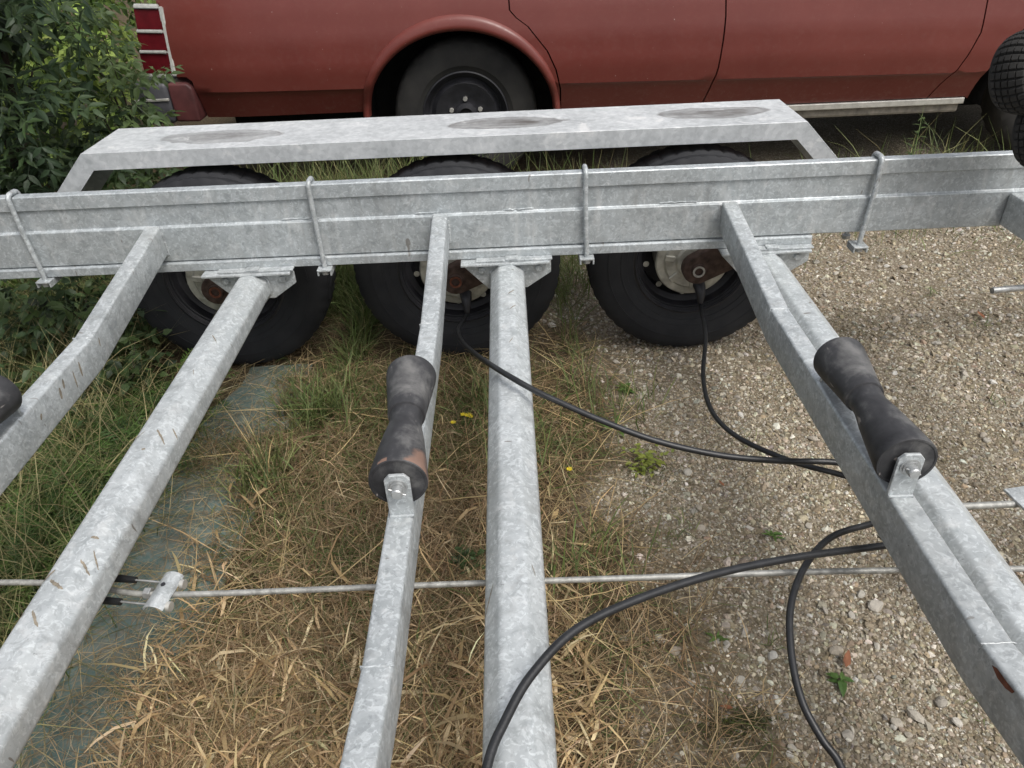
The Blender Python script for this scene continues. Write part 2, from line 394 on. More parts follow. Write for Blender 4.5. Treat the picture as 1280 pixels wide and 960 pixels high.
# ------------------------------------------------------------------ plan of the ground
GE = np.array([(0.3, 0.36), (0.70, 0.36), (0.98, 0.24), (1.35, 0.24), (1.67, 0.27), (2.07, 0.17), (2.66, 0.10), (3.1, 0.1), (3.6, 0.3), (5, 1.2)])
def gravel_edge(y): return np.interp(y, GE[:, 0], GE[:, 1])
class VNoise:
    def __init__(s, seed, n=64): s.g = np.random.default_rng(seed).random((n, n)); s.n = n
    def __call__(s, x, y, sc):
        x = np.asarray(x) * sc; y = np.asarray(y) * sc
        i = np.floor(x).astype(int); j = np.floor(y).astype(int); fx = x - i; fy = y - j
        fx = fx * fx * (3 - 2 * fx); fy = fy * fy * (3 - 2 * fy); n = s.n
        a = s.g[i % n, j % n]; b = s.g[(i + 1) % n, j % n]; c = s.g[i % n, (j + 1) % n]; d = s.g[(i + 1) % n, (j + 1) % n]
        return (a * (1 - fx) + b * fx) * (1 - fy) + (c * (1 - fx) + d * fx) * fy
VA, VB, VC = VNoise(1), VNoise(2), VNoise(3)
def ground_z(x, y):
    return 0.012 * (VA(x + 20, y + 20, 2.3) - 0.5) + 0.006 * (VB(x + 20, y + 20, 7) - 0.5)
def gravelness(x, y):
    d = x - gravel_edge(y) + 0.22 * (VA(x + 9, y + 9, 5) - 0.5) + 0.16 * (VB(x + 9, y + 9, 14) - 0.5)
    return np.clip(d / 0.24 + 0.5, 0, 1)
FABR = np.array([(0.4, -0.80), (0.79, -0.815), (1.02, -0.80), (1.15, -0.79), (1.475, -0.80), (1.68, -0.86), (1.75, -0.76), (2.0, -0.775), (2.12, -0.80)])
def fab_right(y): return np.interp(y, FABR[:, 0], FABR[:, 1])
def fab_left(y): return np.interp(y, [0.4, 0.9, 1.4, 1.8, 2.1], [-1.02, -1.02, -1.0, -0.95, -0.88])

# camera cone test with a wide margin for a step to the side
def in_view(x, y, z=0.0, mg=0.45):
    P = np.stack([x, y, np.full_like(x, z - CAM_H)], 1)
    zz = P @ np.array(fw); a = P @ np.array(rt); b = P @ np.array(up2)
    tx, ty = 640 / 928.27, 480 / 928.27
    return (zz > 0.05) & (np.abs(a) < tx * zz + mg) & (np.abs(b) < ty * zz + mg)

def ground_mat():
    t = NT('gravel_and_soil'); v = t.coords('Object')
    at = t.n('ShaderNodeAttribute'); at.attribute_name = 'Gravel'
    vo = t.voro(v, 130); vo2 = t.voro(v, 70)
    s1 = t.n('ShaderNodeSeparateColor'); t.l(vo.outputs['Color'], s1.inputs[0])
    s2 = t.n('ShaderNodeSeparateColor'); t.l(vo2.outputs['Color'], s2.inputs[0])
    n = t.noise(v, 3.5, 6, 0.65); nf = t.noise(v, 55, 5, 0.7)
    st = t.ramp(s1.outputs[0], [(0.0, (0.16, 0.13, 0.09)), (0.5, (0.27, 0.23, 0.17)), (0.85, (0.38, 0.335, 0.265)), (1.0, (0.52, 0.48, 0.41))])
    st = t.mix(t.ramp(vo.outputs['Distance'], [(0.3, 0.0), (0.75, 0.7)]), st, (0.12, 0.095, 0.065))
    st = t.mix(t.ramp(n.outputs['Fac'], [(0.42, 0.0), (0.66, 0.55)]), st, (0.15, 0.125, 0.08))
    soil = t.ramp(nf.outputs['Fac'], [(0.3, (0.045, 0.034, 0.022)), (0.55, (0.095, 0.07, 0.04)), (0.75, (0.16, 0.12, 0.07))])
    c = t.mix(at.outputs['Fac'], soil, st)
    hgt = t.math('SUBTRACT', t.math('MULTIPLY', nf.outputs['Fac'], 0.6), vo.outputs['Distance'])
    t.bsdf(c, 0.92, 0, 0.2, t.bump(hgt, 0.6, 0.006)); return t.m

def build_ground():
    # one sheet: a fine patch near the camera growing into coarse cells out to the horizon
    def axis(lo, hi, step, far):
        a = list(np.arange(lo, hi + 1e-6, step)); s = step
        L, H = a[0], a[-1]
        while H < far: s *= 1.6; H += s; a.append(H)
        s = step
        while L > -far: s *= 1.6; L -= s; a.insert(0, L)
        return np.array(a)
    xs = axis(-2.6, 3.4, 0.05, 300); ys = axis(0.0, 4.6, 0.05, 300)
    X, Y = np.meshgrid(xs, ys, indexing='ij'); near = (np.abs(X) < 8) & (np.abs(Y) < 12)
    Z = np.where(near, ground_z(X, Y), 0.0)
    nx, ny = X.shape
    V = np.stack([X.ravel(), Y.ravel(), Z.ravel()], 1)
    idx = np.arange(nx * ny).reshape(nx, ny)
    F = np.stack([idx[:-1, :-1], idx[1:, :-1], idx[1:, 1:], idx[:-1, 1:]], -1).reshape(-1, 4)
    me = bpy.data.meshes.new('gravel_ground'); me.from_pydata(V.tolist(), [], F.tolist()); me.update()
    me.polygons.foreach_set('use_smooth', [True] * len(me.polygons))
    at = me.attributes.new('Gravel', 'FLOAT', 'POINT')
    at.data.foreach_set('value', gravelness(V[:, 0], V[:, 1]).astype(np.float32))
    o = link_mesh('gravel_ground', me, ground_mat()); o['kind'] = 'structure'; o['label'] = 'gravel yard with dry grassy soil along its left side'
    return o
GROUND = build_ground()

# mass mesh from numpy: V (K,n,3), face template, colours (K,3)
def mass_mesh(name, V, ftemp, cols, mat, parent=None, smooth=False):
    K, n, _ = V.shape; ft = np.array(ftemp); nf, fs = ft.shape
    F = (ft[None] + (np.arange(K) * n)[:, None, None]).reshape(-1, fs)
    me = bpy.data.meshes.new(name)
    me.vertices.add(K * n); me.vertices.foreach_set('co', V.astype(np.float32).ravel())
    me.loops.add(F.size); me.loops.foreach_set('vertex_index', F.astype(np.int32).ravel())
    me.polygons.add(len(F)); me.polygons.foreach_set('loop_start', np.arange(0, F.size, fs, dtype=np.int32))
    me.polygons.foreach_set('use_smooth', np.full(len(F), smooth))
    me.update(calc_edges=True)
    at = me.color_attributes.new('Col', 'FLOAT_COLOR', 'POINT')
    c4 = np.ones((K, n, 4), np.float32); c4[..., :3] = cols[:, None, :] if cols.ndim == 2 else cols
    at.data.foreach_set('color', c4.ravel())
    return link_mesh(name, me, mat, parent)

def pick(cols, n, jit=0.18):
    c = np.array(cols)[rng.integers(0, len(cols), n)]
    return np.clip(c * (1 + jit * rng.standard_normal((n, 1))) * (1 + 0.028 * rng.standard_normal((n, 3))), 0.005, 0.9)

# ------------------------------------------------------------------ gravel
def gravel():
    def batch(N, x0, x1, y0, y1, rm, rs, rmax):
        x = rng.uniform(x0, x1, N); y = rng.uniform(y0, y1, N)
        k = in_view(x, y) & (rng.random(N) < gravelness(x, y) ** 1.3 * (0.45 + 0.75 * VC(x + 5, y + 5, 3.1)) + 0.015 * (x > -0.75))
        k &= ~((x < -0.75)) & (y < 3.75)
        x, y = x[k], y[k]; r = np.clip(rm * np.exp(rs * rng.standard_normal(len(x))), 0.0014, rmax)
        return x, y, r
    parts = [batch(172000, -0.1, 2.9, 0.55, 1.9, 0.0024, 0.50, 0.0095), batch(88000, -0.1, 3.6, 1.9, 3.8, 0.0036, 0.47, 0.0115),
             batch(6500, -0.1, 3.2, 0.55, 3.6, 0.0075, 0.30, 0.013)]
    x = np.concatenate([p[0] for p in parts]); y = np.concatenate([p[1] for p in parts]); r = np.concatenate([p[2] for p in parts])
    K = len(x)
    # eleven-vertex faceted pebble: top, upper ring, lower ring
    tpl = [(0, 0, 0.8)]
    for i in range(5): a = 2 * math.pi * i / 5; tpl.append((0.68 * math.cos(a), 0.68 * math.sin(a), 0.5))
    for i in range(5): a = 2 * math.pi * (i + 0.5) / 5; tpl.append((math.cos(a), math.sin(a), -0.25))
    tpl = np.array(tpl); F = []
    for i in range(5):
        j = (i + 1) % 5
        F += [(0, 1 + i, 1 + j), (1 + i, 6 + i, 1 + j), (1 + j, 6 + i, 6 + j)]
    V = np.repeat(tpl[None], K, 0) * (1 + 0.22 * rng.standard_normal((K, 11, 1))) + 0.1 * rng.standard_normal((K, 11, 3))
    V *= np.stack([r * rng.uniform(0.8, 1.35, K), r * rng.uniform(0.7, 1.0, K), r * rng.uniform(0.5, 0.9, K)], 1)[:, None]
    a = rng.uniform(0, 2 * np.pi, K); ca, sa = np.cos(a)[:, None], np.sin(a)[:, None]
    X = V[..., 0] * ca - V[..., 1] * sa; Y = V[..., 0] * sa + V[..., 1] * ca
    tilt = 0.35 * rng.standard_normal((K, 1)); Z = V[..., 2] + X * tilt
    P = np.stack([X + x[:, None], Y + y[:, None], Z + ground_z(x, y)[:, None] + 0.0005], -1)
    cols = pick([(0.37, 0.32, 0.235), (0.29, 0.24, 0.17), (0.45, 0.40, 0.305), (0.23, 0.19, 0.13), (0.50, 0.455, 0.365), (0.37, 0.30, 0.205), (0.32, 0.29, 0.24), (0.62, 0.585, 0.50), (0.33, 0.28, 0.20)], K, 0.2)
    o = mass_mesh('gravel', P, F, cols, M['pebble'])
    tag(o, 'loose beige and grey gravel strewn over the right side of the yard', 'gravel', kind='stuff')
gravel()

def stone_meshes():
    out = []
    for s in range(6):
        bm = bmesh.new(); bmesh.ops.create_icosphere(bm, subdivisions=2, radius=1.0)
        rr = random.Random(s + 30)
        planes = [(Vector((rr.gauss(0, 1), rr.gauss(0, 1), rr.gauss(0, 1))).normalized(), rr.uniform(0.55, 0.85)) for _ in range(9)]
        for v in bm.verts:
            for n_, d in planes:
                k = v.co.dot(n_)
                if k > d: v.co -= n_ * (k - d)
            v.co *= 1 + rr.gauss(0, 0.025)
            v.co.z *= 0.62
        me = bpy.data.meshes.new('stone'); bm.to_mesh(me); bm.free(); me.materials.append(M['stone']); out.append(me)
    return out
SM = stone_meshes()
def put_stone(x, y, r, var=None):
    o = bpy.data.objects.new('stone', SM[random.randrange(6) if var is None else var]); COL.objects.link(o)
    z = float(ground_z(np.array([x]), np.array([y]))[0])
    o.parent = GROUND
    o.location = (x, y, z + r * 0.28); o.rotation_euler = (random.gauss(0, 0.25), random.gauss(0, 0.25), random.uniform(0, 6.28))
    o.scale = (r * random.uniform(0.85, 1.25), r * random.uniform(0.75, 1.0), r)
def px(u, v, z=0.0):
    d = rt * ((u - 640) / 928.27) - up2 * ((v - 480) / 928.27) + fw
    t = (z - CAM_H) / d.z
    return d.x * t, d.y * t
for u, v, s in ((800, 495, 9), (1045, 815, 13), (1095, 760, 14), (1145, 898, 15), (1120, 905, 12), (1195, 905, 12), (1175, 880, 13), (860, 590, 9), (1015, 550, 9),
                (1085, 470, 8), (845, 815, 10), (740, 805, 9), (760, 650, 9), (556, 617, 10), (1228, 545, 9), (1205, 470, 9), (690, 407, 8), (680, 402, 6), (1120, 400, 9),
                (780, 800, 9), (825, 800, 9), (895, 803, 9), (905, 812, 8), (1075, 745, 10), (1010, 660, 8), (875, 660, 10), (873, 635, 8), (1190, 350, 7), (1130, 335, 7),
                (925, 850, 10), (965, 820, 11), (1060, 920, 11), (1100, 850, 9), (1135, 920, 9), (990, 935, 9), (715, 875, 8), (800, 930, 9), (1240, 480, 8), (1170, 430, 8),
                (285, 548, 7), (275, 552, 6), (295, 590, 6), (245, 640, 5), (300, 530, 6), (345, 690, 8), (930, 790, 8), (1085, 355, 6), (1020, 330, 7)):
    X, Y = px(u, v); dep = X * fw.x + Y * fw.y - CAM_H * fw.z
    put_stone(X, Y, s * 0.72 * dep / 928.27)
for i in range(190):
    for _ in range(50):
        x, y = random.uniform(0.2, 2.6), random.uniform(0.6, 3.2)
        if gravelness(np.array([x]), np.array([y]))[0] > 0.5 and in_view(np.array([x]), np.array([y]), 0, 0.05)[0]: break
    put_stone(x, y, random.uniform(0.006, 0.0105) * (0.8 + 0.15 * y))

# ------------------------------------------------------------------ woven fabric sheet on the ground
def fabric():
    ys = np.linspace(0.3, 2.1, 110); V = []; F = []; nu = 22
    for i, y in enumerate(ys):
        a = fab_left(y) + 0.012 * math.sin(y * 23); b = fab_right(y) + 0.014 * (VB(3, y, 21) - 0.5) * 2 + 0.10
        for j in range(nu):
            x = a + (b - a) * j / (nu - 1)
            z = float(ground_z(np.array([x]), np.array([y]))[0]) + 0.008 + 0.010 * float(VA(x * 2 + 3, y + 3, 7)) * float(VB(x + 3, y * 0.3 + 3, 16))
            V.append((x, y, z))
    for i in range(len(ys) - 1):
        for j in range(nu - 1): k = i * nu + j; F.append((k, k + 1, k + nu + 1, k + nu))
    t = NT('teal_woven_fabric'); v = t.coords('Object', rot=(0, 0, 0.35))
    wv = t.n('ShaderNodeTexWave'); wv.wave_type = 'BANDS'; wv.bands_direction = 'X'; wv.inputs['Scale'].default_value = 130; wv.inputs['Distortion'].default_value = 0.6
    wv2 = t.n('ShaderNodeTexWave'); wv2.wave_type = 'BANDS'; wv2.bands_direction = 'Y'; wv2.inputs['Scale'].default_value = 130; wv2.inputs['Distortion'].default_value = 0.6
    t.l(v, wv.inputs['Vector']); t.l(v, wv2.inputs['Vector'])
    n = t.noise(v, 7, 6, 0.65); nf = t.noise(v, 90, 4, 0.7)
    c = t.ramp(n.outputs['Fac'], [(0.3, (0.050, 0.108, 0.098)), (0.52, (0.095, 0.158, 0.145)), (0.72, (0.25, 0.275, 0.25))])
    c = t.mix(t.math('MULTIPLY', t.math('MAXIMUM', wv.outputs['Fac'], wv2.outputs['Fac']), 0.35), c, (0.20, 0.27, 0.265))
    c = t.mix(t.ramp(nf.outputs['Fac'], [(0.48, 0.0), (0.66, 0.8)]), c, (0.30, 0.26, 0.20))
    t.bsdf(c, 0.7, 0, 0.3, t.bump(t.math('ADD', wv.outputs['Fac'], wv2.outputs['Fac']), 0.3, 0.001))
    o = pyobj('ground_cover_fabric', V, F, t.m, smooth=True)
    tag(o, 'strip of dusty teal woven weed fabric on the soil under the left axle tube', 'ground fabric')
fabric()

# ------------------------------------------------------------------ grass and straw
BT = [(0, 1, 3, 2), (2, 3, 5, 4), (4, 5, 7, 6)]
def blades(x, y, L, wd, elev, bend, az=None, z0=0.0, lift=0.0):
    """curved ribbons: elev start angle above ground, bend = change of that angle to the tip"""
    K = len(x); az = rng.uniform(0, 2 * np.pi, K) if az is None else az
    t = np.linspace(0, 1, 4)
    side = np.stack([-np.sin(az), np.cos(az), 0.35 * rng.standard_normal(K)], 1)
    P = np.zeros((K, 4, 3)); cur = np.zeros((K, 3)); curl = 0.5 * rng.standard_normal(K)
    for i in range(4):
        P[:, i] = cur
        e = elev + bend * (i + 0.5) / 3; a2 = az + curl * i / 3
        cur = cur + np.stack([np.cos(e) * np.cos(a2), np.cos(e) * np.sin(a2), np.sin(e)], 1) * (L / 3)[:, None]
    wprof = np.array([0.7, 1.0, 0.8, 0.12])
    off = side[:, None, :] * (wd[:, None] * wprof[None] * 0.5)[..., None]
    V = np.stack([P - off, P + off], 2).reshape(K, 8, 3)
    V[..., 2] = np.maximum(V[..., 2], -0.002) + 0.003
    V += np.stack([x, y, ground_z(x, y) + z0 + lift], 1)[:, None] if np.isscalar(lift) else np.stack([x, y, ground_z(x, y) + lift], 1)[:, None]
    return V

STRAW = [(0.31, 0.225, 0.125), (0.23, 0.165, 0.09), (0.39, 0.295, 0.17), (0.17, 0.125, 0.07), (0.28, 0.185, 0.10), (0.48, 0.38, 0.23), (0.22, 0.185, 0.095)]
GREENS = [(0.10, 0.145, 0.040), (0.125, 0.165, 0.055), (0.078, 0.108, 0.034), (0.165, 0.185, 0.070)]
WXS = (-0.905, -0.177, 0.556)
def straw():
    N = 185000
    x = rng.uniform(-1.0, 0.75, N); y = rng.uniform(0.5, 3.5, N)
    g = gravelness(x, y); f = np.clip((x - (fab_right(y) + np.interp(y, [0.9, 1.3], [0.04, 0.0]) + 0.06 * (VB(x + 1, y + 1, 9) - 0.5))) / 0.07, 0.0, 1); f = np.where(y > 2.12, 1, f)
    d = (1 - g) ** 1.5 * f * (0.35 + 0.9 * VB(x + 4, y + 4, 4.5))
    d = np.maximum(d, 0.8 * np.exp(-((y - 1.63 - 0.25 * (x + 0.85)) / 0.07) ** 2) * (x > -0.98) * (x < -0.6))
    d = d * np.where(y > 2.3, 0.5, 1) + 0.03 * (g < 0.95) * f
    # thinner towards the gravel and around the middle axle tube
    d *= np.interp(x, [-0.8, -0.1, 0.0, 0.3], [1, 1, 0.62, 0.32])
    for wx in WXS: d = np.where((np.abs(x - wx) < 0.34) & (y > 2.02) & (y < 2.4), d * 0.15, d)
    k = (rng.random(N) < d) & in_view(x, y, 0, 0.2); x, y = x[k], y[k]; K = len(x)
    near = np.clip((1.4 - y) / 0.7, 0, 1)
    L = rng.uniform(0.025, 0.115, K) * (1 + 0.3 * near); wd = rng.uniform(0.0009, 0.0023, K)
    V = blades(x, y, L, wd, rng.uniform(-0.05, 0.75, K), rng.uniform(-1.2, 0.3, K), lift=rng.uniform(0, 0.022, K))
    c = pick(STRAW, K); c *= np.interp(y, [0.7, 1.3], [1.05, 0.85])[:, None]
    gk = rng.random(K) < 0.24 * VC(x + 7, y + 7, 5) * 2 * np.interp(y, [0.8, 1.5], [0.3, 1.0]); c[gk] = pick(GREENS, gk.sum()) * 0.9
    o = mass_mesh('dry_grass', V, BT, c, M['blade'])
    tag(o, 'matted brown dry grass covering the soil between the axle tubes', 'dry grass', kind='stuff')
    # thin litter blown over the fabric
    N = 5200; x = rng.uniform(-1.02, -0.76, N); y = rng.uniform(0.5, 2.1, N); k = rng.random(N) < np.clip(0.25 + (x - fab_left(y)) / 0.30 * 0.6 * VC(x + 2, y + 2, 6) * 2, 0, 1); x, y = x[k], y[k]; K = len(x)
    V = blades(x, y, rng.uniform(0.015, 0.09, K), rng.uniform(0.0008, 0.0017, K), rng.uniform(-0.05, 0.12, K), rng.uniform(-0.3, 0.1, K), lift=0.016 + 0.004 * rng.random(K))
    o = mass_mesh('grass_litter', V, BT, pick([(0.40, 0.33, 0.20), (0.30, 0.24, 0.14), (0.22, 0.17, 0.10), (0.48, 0.42, 0.29)], K), M['blade'])
    tag(o, 'thin dry stalks littered over the teal fabric strip', 'grass litter', kind='stuff')
    # long pale stems and broad curling straw leaves
    N = 700; x = rng.uniform(-0.95, 0.25, N); y = rng.uniform(0.6, 2.3, N)
    wd = rng.uniform(0.0012, 0.0022, N); L = rng.uniform(0.12, 0.34, N); c = pick([(0.52, 0.40, 0.21), (0.42, 0.32, 0.17)], N)
    V1 = blades(x, y, L, wd, rng.uniform(0.0, 0.4, N), rng.uniform(-0.7, 0.1, N), lift=rng.uniform(0.005, 0.03, N))
    N2 = 1700; x2 = rng.uniform(-0.80, 0.12, N2); y2 = 0.58 + rng.gamma(1.2, 0.20, N2)
    V2 = blades(x2, y2, rng.uniform(0.04, 0.13, N2), 0.0024 + 0.0065 * rng.random(N2) ** 2.2, rng.uniform(0.1, 1.2, N2), rng.uniform(-2.6, -0.4, N2), lift=rng.uniform(0.008, 0.03, N2))
    c2 = pick([(0.54, 0.42, 0.24), (0.64, 0.53, 0.33), (0.42, 0.31, 0.165), (0.48, 0.36, 0.19), (0.36, 0.25, 0.13)], N2, 0.25)
    o = mass_mesh('straw_stems', np.concatenate([V1, V2]), BT, np.concatenate([c, c2]), M['blade'])
    tag(o, 'pale long straw stems and curled straw leaves lying on the dry grass', 'straw', kind='stuff')
straw()


def green_grass():
    Vs, Cs = [], []
    def add(N, x, y, L0, L1, w0, w1, e0, e1, b0, b1, cols, jit=0.2):
        k = in_view(x, y, 0, 0.35)
        for wx in WXS: k &= ~((np.abs(x - wx) < 0.33) & (y > 1.86) & (y < 2.42))
        x, y = x[k], y[k]; K = len(x)
        Vs.append(blades(x, y, rng.uniform(L0, L1, K), rng.uniform(w0, w1, K), rng.uniform(e0, e1, K), rng.uniform(b0, b1, K), lift=rng.uniform(0, 0.01, K)))
        Cs.append(pick(cols, K, jit))
    # verge left of the fabric: long soft grass
    N = 42000; x = rng.uniform(-2.3, -0.86, N); y = rng.uniform(0.5, 2.7, N)
    k = (x < np.where(y < 2.1, fab_left(y) - 0.01, -0.86) + 0.05 * rng.standard_normal(N)) & ~((y > 1.82) & (y < 2.35) & (x > -1.24)) & (rng.random(N) < 0.35 + 0.8 * VA(x + 8, y + 8, 4)); x, y = x[k], y[k]
    add(len(x), x, y, 0.06, 0.20, 0.0014, 0.0034, 0.5, 1.5, -1.5, -0.1, GREENS + [(0.17, 0.17, 0.07), (0.10, 0.13, 0.05)])
    N = 4600; x = rng.uniform(-2.2, -0.95, N); y = rng.uniform(0.6, 2.5, N)
    add(N, x, y, 0.2, 0.42, 0.0012, 0.0026, 0.5, 1.35, -1.4, -0.3, [(0.34, 0.30, 0.15), (0.26, 0.22, 0.11), (0.20, 0.20, 0.085)])
    # bright clumps between and behind the wheels
    for cx, cy, sx, sy, n in ((-0.56, 2.40, 0.09, 0.22, 3600), (-0.40, 2.62, 0.3, 0.15, 2200), (-0.10, 1.84, 0.028, 0.04, 110), (-0.60, 1.80, 0.06, 0.05, 350), (-1.2, 2.6, 0.3, 0.2, 2200),
                              (0.20, 2.45, 0.05, 0.15, 180), (0.12, 2.06, 0.08, 0.06, 90), (0.14, 1.17, 0.05, 0.05, 70), (-0.70, 1.52, 0.04, 0.05, 150), (0.35, 2.9, 0.4, 0.2, 1200), (-0.9, 2.9, 0.5, 0.25, 3000), (0.95, 3.3, 0.7, 0.2, 1400), (2.0, 3.3, 0.4, 0.25, 700), (-0.02, 1.62, 0.06, 0.1, 180), (0.25, 1.9, 0.1, 0.12, 200)):
        add(n, rng.normal(cx, sx, n), rng.normal(cy, sy, n), 0.06, 0.17, 0.0018, 0.0042, 0.7, 1.5, -1.3, 0.0, GREENS)
    # tall grass standing in the gap between trailer and car
    for cx, cy, sx, sy, n in ((-0.75, 3.25, 0.30, 0.08, 1900), (-0.35, 3.28, 0.16, 0.08, 900), (-0.75, 2.75, 0.22, 0.1, 700), (-1.25, 2.95, 0.2, 0.15, 700), (0.42, 2.95, 0.12, 0.1, 300), (0.15, 3.1, 0.15, 0.1, 200), (2.05, 3.4, 0.16, 0.08, 130)):
        add(n, rng.normal(cx, sx, n), rng.normal(cy, sy, n), 0.16, 0.42, 0.002, 0.0045, 0.9, 1.5, -1.2, 0.0, GREENS + [(0.20, 0.19, 0.08)])
    # tiny tufts in the gravel
    for _ in range(26):
        cx, cy = random.uniform(0.3, 2.2), random.uniform(0.7, 3.2); n = random.randint(8, 26)
        add(n, rng.normal(cx, 0.014, n), rng.normal(cy, 0.014, n), 0.015, 0.05, 0.0012, 0.0028, 0.3, 1.4, -1.0, 0.0, GREENS)
    o = mass_mesh('green_grass', np.concatenate(Vs), BT, np.concatenate(Cs), M['blade'])
    tag(o, 'green grass growing left of the fabric and round the tyres', 'grass', kind='stuff')
green_grass()

def moss():
    N = 3600; Vs = []
    cs = [(0.40, 0.79, 0.03, 0.012), (0.36, 0.77, 0.04, 0.018), (0.34, 1.5, 0.05, 0.06), (0.9, 1.9, 0.1, 0.1), (1.15, 2.2, 0.1, 0.08), (0.42, 2.1, 0.08, 0.1)]
    q = rng.integers(0, len(cs), N); a = np.array(cs)[q]
    x = a[:, 0] + a[:, 2] * rng.standard_normal(N); y = a[:, 1] + a[:, 3] * rng.standard_normal(N)
    V = blades(x, y, rng.uniform(0.003, 0.008, N), rng.uniform(0.0012, 0.0025, N), rng.uniform(0.3, 1.5, N), rng.uniform(-1, 0, N), lift=0.002 + 0 * x)
    o = mass_mesh('moss', V, BT, pick([(0.06, 0.075, 0.02), (0.09, 0.10, 0.03), (0.045, 0.05, 0.018)], N), M['blade'])
    tag(o, 'low dark moss patches in the gravel', 'moss', kind='stuff')
moss()

# ================================================================== the boat trailer
TR = empty('boat_trailer', (0, 1.01, 0))
tag(TR, 'galvanised three-axle boat trailer with black keel rollers and long mudguard', 'boat trailer')
def child(o, p=TR):
    """keep world coordinates of a mesh built in place"""
    o.parent = p
    o.matrix_parent_inverse = Matrix.Translation(-Vector(wloc(p)))
    return o
def wloc(o):
    v = Vector(o.location)
    while o.parent is not None:
        v = v + Vector(o.parent.location) if o.matrix_parent_inverse == Matrix.Identity(4) else v
        o = o.parent
    return v
def part(name, bm, mat, p=TR, smooth=False, angle=35):
    o = bmobj(name, bm, mat, None, smooth, angle)
    o.parent = p
    if p is TR: o.matrix_parent_inverse = Matrix.Translation(-Vector(TR.location))
    return o

RY = 1.912     # near face of the far rail
def rail_section(sgn=1):
    y = RY
    T = 0.030
    pts = [(y, 0.6790), (y + 0.0025, 0.6815), (y + T - 0.0025, 0.6815), (y + T, 0.6790), (y + T, 0.4845), (y + T - 0.002, 0.4825), (y + 0.0005, 0.4825), (y - 0.002, 0.485),
           (y - 0.002, 0.5790), (y - 0.001, 0.5808), (y + 0.0045, 0.583), (y + 0.006, 0.585), (y + 0.006, 0.640), (y + 0.005, 0.6425), (y + 0.0015, 0.6425), (y, 0.644)]
    return pts
rp = rail_section()
fx = lambda p, t: (t, p[0], p[1])
part('main_rail', prism(rp, fx, -2.7, 2.1), M['galv_rail'])
mir = [(2 * 1.01 - p[0], p[1]) for p in rp]
part('main_rail', prism(mir, fx, -2.7, 2.1), M['galv_rail'])
# lower axle beam below the rail, a folded flange with a sloping face
def beam_section(s=1):
    y = RY
    q = [(y - 0.006, 0.4800), (y + 0.06, 0.4800), (y + 0.06, 0.4535), (y - 0.007, 0.4535), (y - 0.010, 0.4555), (y - 0.0095, 0.476), (y - 0.008, 0.479)]
    return q if s > 0 else [(2.02 - a, b) for a, b in q]
part('axle_beam', prism(beam_section(1), fx, -1.75, 0.825, 0.0), M['galv_rail'])
part('axle_beam', prism(beam_section(-1), fx, -1.75, 0.825, 0.0), M['galv'])
# faint weld beads along the step of the rail
for x0, x1 in ((-0.62, -0.52), (-0.26, -0.20), (-0.02, 0.06), (0.40, 0.50)):
    P = [(x0 + (x1 - x0) * i / 10, RY + 0.0050 + random.gauss(0, 0.0006), 0.588 + random.gauss(0, 0.0008)) for i in range(11)]
    o = tube('weld_bead', P, [0.0018 + random.gauss(0, 0.0003) for _ in P], M['galv_rail'], None, 6); o.parent = TR; o.matrix_parent_inverse = Matrix.Translation(-Vector(TR.location))

def tpart(name, path, rad, mat, p=TR, seg=10):
    o = tube(name, path, rad, mat, None, seg); o.parent = p
    if p is TR: o.matrix_parent_inverse = Matrix.Translation(-Vector(TR.location))
    return o

# U-bolts clamping the beam to the rail
for i, (xt, xb) in enumerate(((-1.318, -1.306), (-0.528, -0.524), (0.198, 0.203), (0.967, 0.955))):
    r = 0.0066; yn, yf = RY - 0.0100, RY + 0.030 + 0.0085
    P = [(xb, yn - 0.010, 0.434), (xb, yn - 0.009, 0.47), (xt, yn, 0.60), (xt, yn, 0.672)]
    for k in range(1, 6):
        a = k / 6 * math.pi / 2; P.append((xt, yn + 0.014 * (1 - math.cos(a)), 0.676 + 0.0135 * math.sin(a)))
    P += [(xt, yn + 0.016, 0.6895), (xt, yf - 0.016, 0.6895)]
    for k in range(1, 6):
        a = k / 6 * math.pi / 2; P.append((xt, yf - 0.014 + 0.014 * math.sin(a), 0.676 + 0.0135 * math.cos(a)))
    P += [(xt, yf, 0.67), (xb, yf + 0.028, 0.47), (xb, yf + 0.029, 0.434)]
    u = tpart('u_bolt', P, r, M['galv'], TR, 12)
    ye = yf + 0.05 if i < 3 else yn + 0.022
    b = bm_box(xb - 0.020, xb + 0.020, yn - 0.026, ye, 0.4465, 0.4525, 0.0015)
    bm_box(xb - 0.020, xb - 0.0155, yn - 0.025, ye - 0.001, 0.4345, 0.4475, 0.001, b)
    bm_box(xb + 0.0155, xb + 0.020, yn - 0.025, ye - 0.001, 0.4345, 0.4475, 0.001, b)
    part('clamp_plate', b, M['galv'], u)
    hexnut('nut', (xb, yn - 0.0095, 0), 0.0125, 0.434, 0.4460, M['zinc'], u, 'Z')
    hexnut('nut', (xb, yf + 0.029, 0), 0.0125, 0.434, 0.4460, M['zinc'], u, 'Z')

